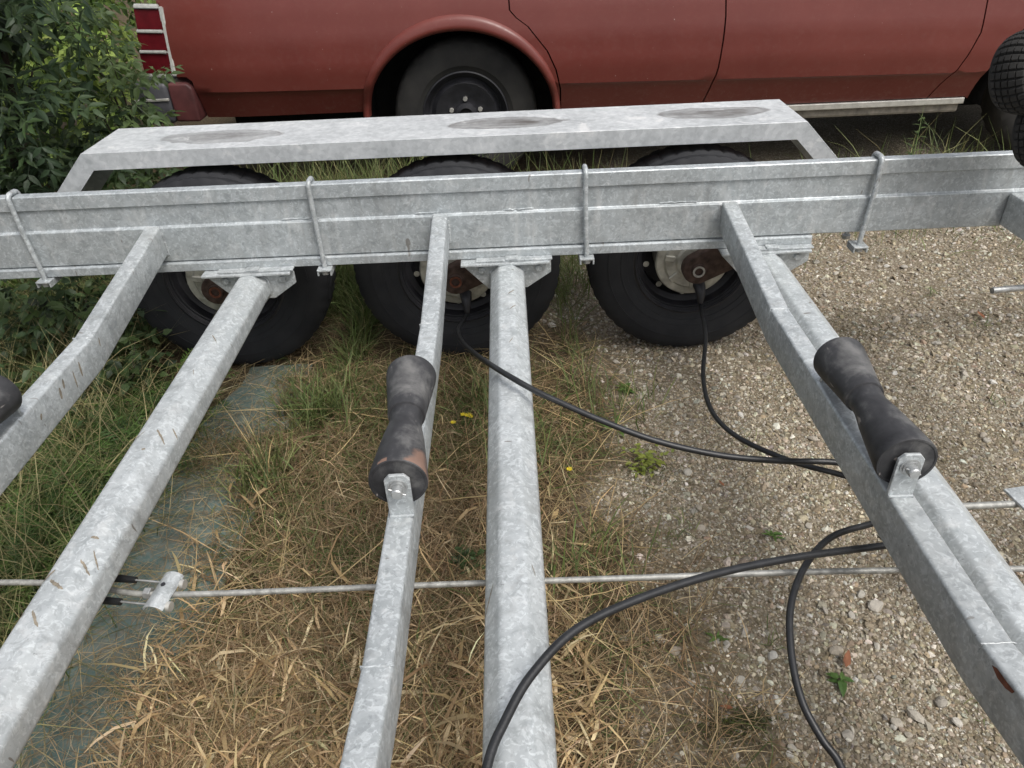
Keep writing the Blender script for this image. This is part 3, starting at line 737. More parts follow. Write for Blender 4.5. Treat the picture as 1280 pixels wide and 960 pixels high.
# axle tubes: rounded octagonal section, welded into trapezoid brackets
AX = (-0.735, -0.018, 0.700); AZ = 0.400
def octo(c, z, rot, ap=0.0465, rnd=0.17):
    V = [Vector((math.cos(rot + math.pi / 8 + i * math.pi / 4), math.sin(rot + math.pi / 8 + i * math.pi / 4))) * ap / math.cos(math.pi / 8) for i in range(8)]
    out = []
    for i in range(8):
        a, b, d = V[i - 1], V[i], V[(i + 1) % 8]
        p0 = b + (a - b) * rnd; p1 = b + (d - b) * rnd
        for k in range(5):
            t = k / 4; q = p0 * (1 - t) ** 2 + b * 2 * t * (1 - t) + p1 * t * t; out.append((c + q.x, z + q.y))
    return out
fy = lambda p, t: (p[0], t, p[1])
TUBES = []
for x in AX:
    a = part('axle_tube', prism(octo(x, AZ, 0.07), fy, 0.03, 1.99), M['galv_tube'], TR, True, 30); TUBES.append(a)
    for s in (0, 1):
        m_ = (lambda y: y) if s == 0 else (lambda y: 2.02 - y)
        pl = [(x - 0.125, 0.4450), (x + 0.122, 0.4450), (x + 0.122, 0.410), (x + 0.055, 0.365), (x - 0.055, 0.365), (x - 0.121, 0.436)]
        part('axle_bracket', prism(pl, fy, m_(1.893), m_(1.901), 0.0015), M['galv'], a)
        b = bm_box(x - 0.128, x + 0.118, min(m_(1.868), m_(1.97)), max(m_(1.868), m_(1.97)), 0.4455, 0.4525, 0.0015)
        bm_box(x - 0.085, x + 0.125, min(m_(1.878), m_(1.9005)), max(m_(1.878), m_(1.9005)), 0.4535, 0.4580, 0.001, b)
        bm_box(x - 0.005, x + 0.030, min(m_(1.876), m_(1.9000)), max(m_(1.876), m_(1.9000)), 0.4585, 0.4620, 0.001, b)
        part('bracket_flange', b, M['galv'], a)
    oc = octo(x, AZ, 0.07, ap=0.0475); P = [(p[0], 1.8915 + random.gauss(0, 0.0007), p[1]) for p in oc] ; P.append(P[0])
    tube('weld_bead', P, [0.0030 + random.gauss(0, 0.0005) for _ in P], M['galv'], a, 7)
    for dx in (-0.072, 0.088):
        hexnut('bracket_bolt', (x + dx, 1.893, 0.4255), 0.010, -0.008, 0.0, M['galv'], a, 'Y')

# dried mud smears hugging the tubes
M['mud'] = plain('dried_mud', (0.24, 0.21, 0.165), 0.9, 0, 0.2, 0.3, 90, 0.3)
def mud(x, y, a0, a1, wd, slant, rseed):
    rr = random.Random(rseed); oc = [Vector((p[0] - x, p[1] - AZ)) for p in octo(x, AZ, 0.07)]
    def surf(a):
        d = Vector((math.sin(a), math.cos(a))); best = 0
        for i in range(len(oc)):
            p, q = oc[i], oc[(i + 1) % len(oc)]; e = q - p; den = d.x * e.y - d.y * e.x
            if abs(den) < 1e-9: continue
            t_ = (p.x * e.y - p.y * e.x) / den; u_ = (p.x * d.y - p.y * d.x) / den
            if t_ > 0 and -1e-6 <= u_ <= 1 + 1e-6: best = max(best, t_)
        return d * (best + 0.0007)
    V, F = [], []; n = 14
    for i in range(n + 1):
        t_ = i / n; a = a0 + (a1 - a0) * t_; w_ = wd * (0.25 + 0.9 * math.sin(math.pi * min(1, t_ * 0.9 + 0.1)) ** 0.6) * rr.uniform(0.92, 1.08) * 0.5
        c = surf(a); yc = y + slant * t_ + rr.gauss(0, 0.0006)
        V += [(x + c.x, yc - w_, AZ + c.y), (x + c.x, yc + w_, AZ + c.y)]
        if i: F.append((2 * i - 2, 2 * i - 1, 2 * i + 1, 2 * i))
    o = pyobj('mud_streak', V, F, M['mud'], None, True); return o
MUDS = [(0, 0.80, -0.25, 0.35, 0.006, -0.02), (0, 0.84, 0.35, 0.85, 0.005, -0.02), (0, 0.865, 0.55, 1.0, 0.004, -0.03), (0, 0.80, -0.55, -0.30, 0.008, 0.02), (0, 0.74, -0.2, 0.30, 0.006, -0.03), (0, 1.18, 0.25, 0.80, 0.006, -0.03), (0, 1.20, 0.75, 1.15, 0.004, -0.02),
        (0, 1.12, 0.1, 0.25, 0.005, 0.0), (0, 1.15, -0.5, -0.25, 0.004, 0.03), (0, 0.62, 0.05, 0.25, 0.007, -0.01), (0, 0.59, 0.0, 0.18, 0.008, -0.015), (0, 0.89, 0.25, 0.5, 0.005, 0.0), (0, 1.55, 0.1, 0.5, 0.004, -0.03), (0, 0.72, -0.6, -0.45, 0.006, 0.02), (0, 1.40, 0.2, 0.35, 0.003, -0.02),
        (1, 1.70, 0.0, 0.35, 0.004, 0.02), (1, 1.62, 0.1, 0.4, 0.004, 0.02), (1, 1.46, 0.0, 0.2, 0.004, 0.02), (1, 0.72, -1.2, -0.8, 0.005, 0.05), (1, 0.80, 0.6, 0.75, 0.004, -0.02)]
for q, (ti, y, a0, a1, wd, sl_) in enumerate(MUDS):
    o = mud(AX[ti], y, a0, a1, wd, sl_, q); o.parent = TUBES[ti]

# keel cross bars: folded box sections with a roller on the level middle
def roundrect(w_, h_, r):
    out = []
    for cx, cz, a0 in ((w_ / 2 - r, -r, 0), (-w_ / 2 + r, -r, 90), (-w_ / 2 + r, -h_ + r, 180), (w_ / 2 - r, -h_ + r, 270)):
        for k in range(4): a = R(a0 + k * 30); out.append((cx + r * math.cos(a), cz + r * math.sin(a)))
    return out
BARX = (-0.972, -0.1935, 0.587)
for i, x in enumerate(BARX):
    st = [(1.9125, 0.5855), (1.445, 0.5135), (0.575, 0.5135), (0.1075, 0.5855)]
    prof = roundrect(0.041, 0.082, 0.0055)
    bm = bmesh.new(); rings = []
    for y, z in st: rings.append([bm.verts.new((x + p[0], y, z + p[1])) for p in prof])
    n_ = len(prof)
    for a, b in zip(rings, rings[1:]):
        for k in range(n_): bm.faces.new((a[k], a[(k + 1) % n_], b[(k + 1) % n_], b[k]))
    bm.faces.new(rings[0]); bm.faces.new(rings[-1][::-1])
    bar = part('cross_bar', bm, M['galv'], TR, True, 40)
    for y in (1.445, 0.575):     # weld bead over the fold
        P = [(x - 0.0208 + 0.0416 * k / 12, y + random.gauss(0, 0.0008), 0.5137 + random.gauss(0, 0.0004)) for k in range(13)]
        P = [(x - 0.0207, y, 0.497)] + P + [(x + 0.0207, y, 0.495)]
        tube('weld_bead', P, 0.0013, M['galv'], bar, 6)
    ring = [(x + p[0] * 1.06, 1.9105 + random.gauss(0, 0.0008), 0.5855 + p[1] * 1.0 + (0.0015 if p[1] > -0.04 else -0.0015)) for p in prof]
    ring = [q for q in ring if q[2] < 0.5782]
    ring.sort(key=lambda q: math.atan2(q[2] - 0.545, q[0] - x) if q[2] > 0 else 0)
    lft = sorted([q for q in ring if q[0] < x], key=lambda q: -q[2]); rgt = sorted([q for q in ring if q[0] >= x], key=lambda q: q[2])
    P = smooth_path([(x - 0.0220, 1.9098, 0.577)] + [(x - 0.0222, 1.9098 + random.gauss(0, .0006), 0.577 - 0.0095 * k) for k in range(1, 7)] + [(x - 0.021, 1.9095, 0.5045), (x, 1.9095, 0.5025), (x + 0.021, 1.9095, 0.5045)] + [(x + 0.0222, 1.9098 + random.gauss(0, .0006), 0.511 + 0.0095 * k) for k in range(1, 7)], 4)
    tube('weld_bead', P, [0.0028 + random.gauss(0, 0.0004) for _ in P], M['galv'], bar, 7)
    if i == 0:
        for ys, zs, hl, wd in ((1.37, 0.498, 0.034, 0.006), (1.34, 0.494, 0.04, 0.004), (1.30, 0.500, 0.02, 0.006), (1.28, 0.492, 0.025, 0.007), (1.47, 0.50, 0.02, 0.004), (1.20, 0.485, 0.012, 0.006)):
            V = []; F = []
            for k in range(9):
                t_ = k / 8; w_ = wd * (0.3 + math.sin(math.pi * t_) ** 0.5) * random.uniform(0.42, 0.5); V += [(x + 0.0211, ys - w_ - 0.006 * t_, zs - hl * t_), (x + 0.0211, ys + w_ - 0.006 * t_, zs - hl * t_)]
                if k: F.append((2 * k - 2, 2 * k - 1, 2 * k + 1, 2 * k))
            pyobj('mud_streak', V, F, M['mud'], bar, True)
    if i == 2:
        V = [(x - 0.02115, 0.548, 0.508), (x - 0.02115, 0.540, 0.5135), (x - 0.02115, 0.520, 0.5155), (x - 0.02115, 0.505, 0.518), (x - 0.02115, 0.507, 0.512), (x - 0.02115, 0.518, 0.506), (x - 0.02115, 0.533, 0.5035)]
        pyobj('paint_scuff', V, [tuple(range(7))], M['rust_red'], bar)
    # roller
    ro = empty('keel_roller', (x, 1.0 - 1.01, 0.5735), 0.0, TR)
    ro.rotation_euler = (R(0.0), 0, R((0, 1.5, -1.5)[i]))
    Lr = 0.148; p_ = [(0.0, -Lr + 0.0012), (0.0405, -Lr + 0.0012), (0.0415, -Lr), (0.0445, -Lr), (0.0458, -Lr + 0.003), (0.0454, -Lr + 0.012), (0.0405, -0.095), (0.0340, -0.045), (0.0292, -0.018), (0.0276, -0.006),
                      (0.0278, 0.014), (0.0284, 0.0195), (0.0318, 0.0205), (0.0324, 0.023), (0.0345, 0.045), (0.041, 0.098), (0.0455, Lr - 0.012), (0.0458, Lr - 0.003), (0.0445, Lr), (0.0415, Lr), (0.0405, Lr - 0.0012), (0.0, Lr - 0.0012)]
    body = bmobj('roller_body', lathe_bm(p_, 56), M['roller_worn'] if i == 1 else M['roller'], ro, True, 28)
    for s in (-1, 1):
        yb = s * (Lr + 0.004)
        pl = [(-0.0195, -0.0605), (0.0195, -0.0605), (0.0195, 0.013), (0.0115, 0.0225), (-0.0115, 0.0225), (-0.0195, 0.013)]
        bmobj('roller_bracket', prism(pl, lambda p, t: (p[0], t, p[1]), yb, yb + s * 0.006, 0.001), M['galv'], ro)
        bmobj('weld_fillet', prism([(-0.0196, -0.0603), (0.0196, -0.0603), (0.0190, -0.056), (-0.0190, -0.056)], lambda p, t: (p[0], t, p[1]), yb + s * 0.006, yb + s * 0.0105, 0.001), M['galv'], ro)
        ya = yb + s * 0.006
        bmobj('washer', lathe_bm([(0.0, ya), (0.0152, ya), (0.0152, ya + s * 0.0025), (0.0, ya + s * 0.0025)], 28), M['zinc'], ro, True, 30)
        bmobj('spring_washer', lathe_bm([(0.0, ya + s * 0.0027), (0.0122, ya + s * 0.0027), (0.0122, ya + s * 0.006), (0.0, ya + s * 0.006)], 28), M['zinc'], ro, True, 30)
        bmobj('axle_pin', lathe_bm([(0.0, ya), (0.0088, ya), (0.0088, ya + s * 0.0165), (0.0074, ya + s * 0.0185), (0.0, ya + s * 0.0185)], 20), M['zinc'], ro, True, 30)
        tube('split_pin', [(-0.012, ya + s * 0.0115, 0.006), (-0.004, ya + s * 0.0115, 0.003), (0.004, ya + s * 0.0115, -0.003), (0.0125, ya + s * 0.0115, -0.0065)], 0.0012, M['zinc'], ro, 6)

# front cross member at the right edge, running between the rails
part('cross_member', bm_box(1.335, 1.390, 0.1110, 1.9090, 0.487, 0.578, 0.005), M['galv'], TR)

# road wheels on the far side
WX = (-0.905, -0.177, 0.556); WZ, WY = 0.325, 2.183
def tyre_mod(j, k, r):
    j -= 8
    if 6 <= j <= 14 and r > 0.305:
        if j in (8, 12): return r - 0.008
        if k % 4 == 0 and j in (6, 7, 13, 14): return r - 0.0035
        if k % 4 == 2 and j in (9, 10, 11): return r - 0.004
    return r
TP = [(0.180, -0.066), (0.186, -0.0785), (0.205, -0.083), (0.206, -0.0855), (0.222, -0.0890), (0.2225, -0.0905), (0.2265, -0.0910), (0.227, -0.0898), (0.240, -0.0925), (0.262, -0.0922), (0.2625, -0.0934), (0.2665, -0.0930), (0.267, -0.0915), (0.282, -0.0900), (0.308, -0.081), (0.3205, -0.066), (0.3235, -0.036), (0.325, -0.030), (0.325, 0.0),
      (0.325, 0.030), (0.3235, 0.036), (0.3205, 0.066), (0.308, 0.081), (0.278, 0.0905), (0.240, 0.0925), (0.205, 0.083), (0.186, 0.0785), (0.180, 0.066), (0.170, 0.066), (0.170, -0.066)]
for i, x in enumerate(WX):
    wh = empty('road_wheel', (x, WY - 1.01, WZ), 0, TR)
    bmobj('tyre', lathe_bm(TP, 176, closed=True, mod=tyre_mod), M['tyre'], wh, True, 32)
    rp_ = [(0.187, -0.074), (0.186, -0.079), (0.182, -0.079), (0.177, -0.070), (0.168, -0.060), (0.165, -0.030), (0.150, -0.018), (0.150, 0.030), (0.120, 0.045), (0.0, 0.046), (0.0, 0.052), (0.125, 0.052), (0.165, 0.055), (0.180, 0.078), (0.187, 0.079)]
    rim = bmobj('rim', lathe_bm(rp_, 72), M['rim'], wh, True, 35)
    bmobj('rim_ring', lathe_bm([(0.1835, -0.0795), (0.1785, -0.0825), (0.176, -0.079), (0.178, -0.074)], 72, closed=True), M['rim'], wh, True, 35)
    # brake back plate with pressed ribs
    bp = [(0.0, -0.092), (0.05, -0.092), (0.056, -0.086), (0.085, -0.086), (0.092, -0.080), (0.112, -0.078), (0.116, -0.074), (0.116, -0.060), (0.110, -0.055), (0.110, 0.02), (0.0, 0.02)]
    pl = bmobj('brake_plate', lathe_bm(bp, 64), M['brakeplate'], wh, True, 30)
    for k in range(7):
        a = 0.4 + k * 2 * math.pi / 7
        b = bm_box(-0.010, 0.010, -0.0925, -0.085, 0.060, 0.092, 0.003)
        bmesh.ops.rotate(b, verts=b.verts[:], cent=(0, 0, 0), matrix=Matrix.Rotation(a, 3, 'Y'))
        bmobj('plate_rib', b, M['brakeplate'], wh)
    for k in range(10):
        a = 0.25 + k * 2 * math.pi / 10
        c = (0.138 * math.cos(a), 0, 0.138 * math.sin(a))
        bmobj('rim_hole', lathe_bm([(0.0, -0.0195), (0.0095, -0.0195), (0.0095, -0.0175), (0.0, -0.0175)], 14, centre=c), M['brakeplate'], wh, True, 30)
    # swing arm from axle tube to stub axle
    ax = AX[i] - x; az = AZ - WZ
    pts = []
    d = Vector((ax, az)); base = math.atan2(az, ax); L_ = d.length
    off = math.acos((0.052 - 0.046) / L_)
    for k in range(13): a = base + off + (2 * math.pi - 2 * off) * k / 12; pts.append((0.046 * math.cos(a), 0.046 * math.sin(a)))
    for k in range(13): a = base - off + 2 * off * k / 12; pts.append((ax + 0.052 * math.cos(a), az + 0.052 * math.sin(a)))
    part('swing_arm', prism(pts, fy, -0.152, -0.112, 0.006), M['rust'], wh, True, 40)
    bmobj('stub_axle', lathe_bm([(0.0, -0.154), (0.013, -0.154), (0.013, -0.158), (0.021, -0.160), (0.023, -0.156), (0.023, -0.08), (0.0, -0.08)], 32), M['rust'] if i < 2 else M['rust'], wh, True, 30)
    bmobj('stub_ring', lathe_bm([(0.0125, -0.1605), (0.0185, -0.1605), (0.0185, -0.157), (0.0125, -0.157)], 32, closed=True), M['zinc'] if i == 2 else M['rust_red'], wh, True, 30)
    if i > 0:
        tube('cable_boot', [(0.022, -0.088, -0.075), (0.024, -0.105, -0.085), (0.025, -0.118, -0.100), (0.025, -0.124, -0.125)], [0.020, 0.0175, 0.014, 0.0085], M['rim'], wh, 14)

# mudguard: folded sheet with skirt bands
def offset_band(P, d):
    """inner offset of an open polyline (x,z)"""
    out = []
    for i, p in enumerate(P):
        p = Vector(p); nn = []
        if i > 0: t = (p - Vector(P[i - 1])).normalized(); nn.append(Vector((t.y, -t.x)))
        if i < len(P) - 1: t = (Vector(P[i + 1]) - p).normalized(); nn.append(Vector((t.y, -t.x)))
        n = sum(nn, Vector((0, 0))).normalized(); out.append(tuple(p + n * d / max(0.3, n.dot(nn[0]))))
    return out
MG = [(-1.475, 0.475), (-1.228, 0.7200), (0.852, 0.7200), (1.095, 0.475)]
yI, yO = 2.150, 2.408
top = MG + offset_band(MG, 0.003)[::-1]
bm = prism(top, fy, yI, yO, 0.0008, 1)
for ya, yb in ((yI, yI + 0.003), (yO - 0.003, yO)):
    band = [tuple(Vector(p)) for p in offset_band(MG, 0.0025)] + offset_band(MG, 0.050)[::-1]
    b2 = prism(band, fy, ya + 0.0002, yb + 0.0002 if ya > 2.2 else yb, 0.0006, 1)
    me = bpy.data.meshes.new('t'); b2.to_mesh(me); b2.free(); bm.from_mesh(me); bpy.data.meshes.remove(me)
gd = part('mudguard', bm, M['guard'])
for x in (-1.42, 1.04):
    part('mudguard_stay', bm_box(x - 0.02, x + 0.02, RY + 0.0305, 2.1495, 0.50, 0.53, 0.003), M['galv'], TR)

M['rod'] = plain('dull_zinc_rod', (0.34, 0.34, 0.32), 0.5, 0.35, 0.4, 0.35, 70, 0.4)
# brake rods, equaliser saddles and their short cables
tpart('brake_rod', smooth_path([(-1.5, 0.905, 0.332), (-0.95, 0.905, 0.330), (-0.76, 0.885, 0.330), (-0.62, 0.862, 0.330), (-0.2, 0.860, 0.331), (0.2, 0.857, 0.332), (0.63, 0.853, 0.330), (1.6, 0.815, 0.330)], 6), 0.0054, M['rod'])
tpart('brake_rod', [(0.68, 1.000, 0.325), (0.85, 1.003, 0.325), (1.05, 1.004, 0.325), (1.5, 1.005, 0.325)], 0.0068, M['rod'])
def equaliser(x, y, z, s=1):
    e = empty('brake_equaliser', (x, y - 1.01, z), R(-8), TR)
    pr = []
    for k in range(9): a = R(-70 + 140 * k / 8); pr.append((0.020 * math.sin(a), 0.016 * math.cos(a)))
    pr = pr + [(p[0] * 0.84, p[1] * 0.84 - 0.0003) for p in pr[::-1]]
    bmobj('saddle', prism(pr, lambda p, t: (p[0], t, p[1]), -0.038, 0.038, 0.0006, 1), M['galv'], e, True, 35)
    for dy in (-0.024, 0.024):
        bmobj('ferrule', lathe_bm([(0.0, 0.018), (0.0085, 0.018), (0.0085, 0.025), (0.0, 0.025)], 20, centre=(0, dy, 0.0), axis='X'), M['trim'], e, True, 30)
        tube('wire', [(0.018, dy, 0.0), (-0.05, dy, 0.002), (-0.14, dy * 0.9, 0.004)], 0.002, M['zinc'], e, 8)
        tube('wire_sleeve', [(-0.066, dy, 0.002), (-0.10, dy, 0.003), (-0.155, dy * 0.9, 0.004)], [0.006, 0.007, 0.0075], M['cable'], e, 10)
    hexnut('nut', (0, 0, 0), 0.0105, -0.036, -0.024, M['zinc'], e, 'X')
    bmobj('hole', lathe_bm([(0.0, 0.0148), (0.004, 0.0148), (0.004, 0.0172), (0.0, 0.0172)], 14, centre=(-0.002, 0.008, 0), axis='Z'), M['rim'], e)
equaliser(-0.625, 0.862, 0.331)
e2 = empty('brake_equaliser', (0.957, 0.985 - 1.01, 0.33), R(8), TR)
bmobj('saddle', bm_box(-0.04, 0.10, -0.035, 0.055, 0.0, 0.006, 0.0015), M['galv'], e2)
bmobj('saddle_web', bm_box(-0.045, 0.10, -0.05, -0.046, -0.055, 0.0, 0.001), M['galv'], e2)
bmobj('rusty_bolt', lathe_bm([(0.0, -0.062), (0.0075, -0.062), (0.0075, 0.05), (0.0, 0.05)], 18, centre=(0.005, -0.072, -0.02), axis='X'), M['rust_red'], e2, True, 30)
hexnut('nut', (0.0, -0.072, -0.02), 0.0125, -0.02, -0.007, M['rust'], e2, 'X')
# loose tube end poking in at the right edge
tpart('tie_rod', [(1.228, 1.694, 0.40), (1.32, 1.700, 0.402), (1.9, 1.72, 0.41)], 0.0085, M['zinc'], TR, 12)

# two bowden cables
def cpx(u, v, z): X, Y = px(u, v, z); return (X, Y, z)
ca = [(-0.152, 2.066, 0.222), (-0.153, 2.058, 0.195)] + [cpx(573, 412, 0.21), cpx(578, 427, 0.25), cpx(595, 443, 0.36), cpx(612, 455, 0.445), cpx(638, 471, 0.474), cpx(668, 488, 0.466), cpx(700, 503, 0.452), cpx(750, 525, 0.43), cpx(820, 551, 0.40), cpx(900, 569, 0.375), cpx(975, 576, 0.36), cpx(1045, 578, 0.35),
      cpx(1105, 590, 0.35), cpx(1160, 640, 0.36), cpx(1150, 675, 0.375), cpx(1105, 682, 0.39), cpx(1000, 696, 0.425), cpx(900, 716, 0.455), cpx(800, 748, 0.475), cpx(720, 787, 0.485), cpx(665, 843, 0.482), cpx(632, 900, 0.475), cpx(609, 958, 0.468), (-0.075, 0.36, 0.45), (-0.09, 0.2, 0.42)]
cb = [(0.581, 2.066, 0.222), (0.582, 2.058, 0.19)] + [cpx(882, 420, 0.215), cpx(879, 470, 0.235), cpx(889, 512, 0.26), cpx(920, 545, 0.285), cpx(985, 575, 0.31), cpx(1053, 594, 0.33), cpx(1120, 615, 0.335), cpx(1145, 640, 0.34), cpx(1088, 655, 0.35), cpx(1040, 671, 0.36), cpx(1008, 705, 0.365),
      cpx(989, 755, 0.36), cpx(989, 815, 0.345), cpx(1002, 875, 0.325), cpx(1027, 923, 0.305), cpx(1052, 960, 0.29), (0.43, 0.45, 0.27), (0.45, 0.2, 0.26)]
tpart('brake_cable', smooth_path(ca, 10), 0.0062, M['cable'], TR, 12)
tpart('brake_cable', smooth_path(cb, 10), 0.0058, M['cable'], TR, 12)

# small support wheels with block tread on a post beyond the right edge
def block_wheel(c, axis, rad=0.092):
    wv = empty('support_wheel', Vector(c) - Vector(TR.location), 0, TR)
    wv.rotation_euler = Vector((0, 1, 0)).rotation_difference(Vector(axis)).to_euler()
    rows = []; W = 0.036
    for q in range(5):
        a0 = -W + q * W / 2.5; a1 = a0 + W / 2.5
        for a, gr in ((a0 + 0.0007, 1), (a0 + 0.0016, 0), (a1 - 0.0016, 0), (a1 - 0.0007, 1)):
            rows.append((rad - 0.010 * (a / W) ** 2 - (0.0065 if gr else 0), a, gr))
    prof = [(0.048, -0.030), (0.056, -0.036), (0.075, -0.043)] + [(r, a) for r, a, g in rows] + [(0.075, 0.043), (0.056, 0.036), (0.048, 0.030)]
    def mod(j, k, r):
        if 3 <= j < 3 + len(rows):
            kk = k % 5
            if kk == 0 and not rows[j - 3][2]: return r - 0.0065
        return r
    bmobj('tyre', lathe_bm(prof, 150, closed=True, mod=mod), M['dtyre'], wv, True, 25)
    bmobj('hub', lathe_bm([(0.0, -0.040), (0.016, -0.040), (0.018, -0.030), (0.040, -0.022), (0.050, -0.030), (0.050, 0.030), (0.040, 0.022), (0.018, 0.030), (0.016, 0.040), (0.0, 0.040)], 48), M['rim'], wv, True, 30)
    return wv
sa = Vector((0.50, -0.82, 0.26)).normalized()
block_wheel((1.193, 1.79, 0.912), sa); block_wheel((1.283, 1.775, 0.780), sa)
tpart('support_arm', [(1.193, 1.79, 0.912), (1.34, 1.67, 0.94), (1.40, 1.66, 0.84), (1.40, 1.66, 0.60)], 0.012, M['galv'], TR, 12)
tpart('support_arm', [(1.283, 1.775, 0.780), (1.37, 1.68, 0.78), (1.41, 1.68, 0.72), (1.40, 1.66, 0.60)], 0.012, M['galv'], TR, 12)

# ================================================================== the red car
CY = 3.70
CAR = empty('parked_car', (0, CY, 0))
tag(CAR, 'faded red estate car parked side-on behind the trailer', 'car')
def cx_(u, v):
    d = rt * ((u - 640) / 928.27) - up2 * ((v - 480) / 928.27) + fw
    t = CY / d.y; return (d.x * t, CAM_H + d.z * t)
PZ = [-0.25, 0.335, 0.36, 0.494, 0.5, 0.506, 0.60, 0.72, 0.85, 0.93, 0.965]
PYv = [0.09, 0.085, 0.075, 0.012, 0.004, -0.004, -0.018, -0.014, 0.008, 0.03, 0.055]
def crease(x): return 0.532 - 0.017 * (x + 1.4) if x < 2.6 else 0.464
def body_y(x, z): return float(np.interp(z - crease(x) + 0.5, PZ, PYv)) + (0.10 * max(0, (-1.2 - x)) ** 2 * 3)
def panel(name, outline, mat, parent=CAR, thick=0.014, out=0.0, zfn=None):
    from mathutils.geometry import delaunay_2d_cdt
    pts = []
    for i, p in enumerate(outline):
        q = Vector(outline[(i + 1) % len(outline)]); p = Vector(p); L = (q - p).length
        if L < 1e-5: continue
        k = max(1, int(L / 0.03)); pts += [p + (q - p) * j / k for j in range(k)]
    n0 = len(pts); xs = [p.x for p in pts]; zs = [p.y for p in pts]
    ins = []
    for off in (-0.17, -0.14, -0.10, -0.06, -0.03, -0.006, 0.0, 0.006, 0.03, 0.065, 0.10, 0.13, 0.16, 0.19, 0.22, 0.255, 0.29, 0.32, 0.35, 0.38, 0.40, 0.42, 0.44, 0.46, 0.48):
        x = min(xs) + 0.01
        while x < max(xs):
            z = crease(x) + off
            if min(zs) < z < max(zs) and min((abs(x - p.x) + abs(z - p.y)) for p in pts) > 0.012: ins.append(Vector((x, z)))
            x += 0.05
    res_ = delaunay_2d_cdt(pts + ins, [], [list(range(n0))], 1, 1e-6)
    bm = bmesh.new(); vs = [bm.verts.new((p.x, 0, p.y)) for p in res_[0]]
    for f in res_[2]:
        try: bm.faces.new([vs[i] for i in f])
        except ValueError: pass
    loose = [v for v in bm.verts if not v.link_faces]; bmesh.ops.delete(bm, geom=loose, context='VERTS')
    for v in bm.verts: v.co.y = body_y(v.co.x, v.co.z) - out
    ext = bmesh.ops.extrude_face_region(bm, geom=bm.faces[:])
    for v in [g for g in ext['geom'] if isinstance(g, bmesh.types.BMVert)]: v.co.y += thick
    return bmobj(name, bm, mat, parent, True, 30)
def shrink(seam, dx): return [(x + dx, z) for x, z in seam]
s1 = [cx_(u, v) for u, v in ((636, -26), (636, 0), (637, 13), (645, 22), (660, 33), (684, 63), (695, 87), (701, 113), (701.5, 135), (701.5, 138))]
s2 = [cx_(u, v) for u, v in ((906, -26), (908, 0), (907, 20), (903, 50), (897, 85), (889, 112), (880, 135))]
s3 = [cx_(u, v) for u, v in ((1241, -26), (1235, 0), (1224, 40), (1208, 68), (1196, 87), (1180, 107), (1166, 131))]
ZT = 0.955
s1[0] = (s1[1][0] - 0.001, ZT); s2[0] = (s2[1][0] - 0.003, ZT); s3[0] = (s3[1][0] + 0.03, ZT)
def sillz(x): return 0.350
s1[-1] = (s1[-2][0], sillz(0)); s2[-1] = (s2[-1][0], sillz(0)); s3[-1] = (s3[-1][0], sillz(0))
g = 0.0034
ACX, ACZ = -0.222, 0.37
def arc(cx, cz, rx, rz, a0, a1, n=40): return [(cx + rx * math.cos(R(a0 + (a1 - a0) * i / n)), cz + rz * math.sin(R(a0 + (a1 - a0) * i / n))) for i in range(n + 1)]
qa = arc(ACX, ACZ, 0.472, 0.440, 4, 176)
quarter = [(-1.545, 0.610), (-1.545, ZT)] + shrink(s1, -g) + [(qa[0][0], sillz(0))] + qa + [(-0.70, 0.405), (-1.475, 0.405), (-1.475, 0.590), (-1.50, 0.610)]
panel('quarter_panel', quarter, M['paint'])
panel('rear_door', shrink(s1, g) + shrink(s2, -g)[::-1], M['paint'])
panel('front_door', shrink(s2, g) + shrink(s3, -g)[::-1], M['paint'])
fa = arc(2.735, 0.37, 0.475, 0.44, 184, -4)
fender = shrink(s3, g)[:-1] + [(s3[-1][0] + g, sillz(0)), (2.245, sillz(0))] + fa + [(3.46, 0.40), (3.46, 0.80), (3.40, 0.90)]
panel('front_fender', fender, M['paint'])
# flared wheel-arch lips
for nm, c in (('arch_lip', ACX),):
    bm = bmesh.new(); rows = []
    for i in range(49):
        a = R(2 + 176 * i / 48); ring = []
        k = math.sin(a) ** 0.8
        for j in range(8):
            t = j / 7
            rx = 0.482 - 0.036 * t; rz = 0.456 - 0.074 * t
            x, z = c + rx * math.cos(a), ACZ + rz * math.sin(a)
            prof_y = (0.002, -0.012, -0.016, -0.018, -0.019, -0.018, -0.011, 0.03)[j]
            ring.append(bm.verts.new((x, body_y(x, max(z, 0.44)) + prof_y, z)))
        rows.append(ring)
    for a, b in zip(rows, rows[1:]):
        for j in range(7): bm.faces.new((a[j], a[j + 1], b[j + 1], b[j]))
    bmobj(nm, bm, M['paint'], CAR, True)
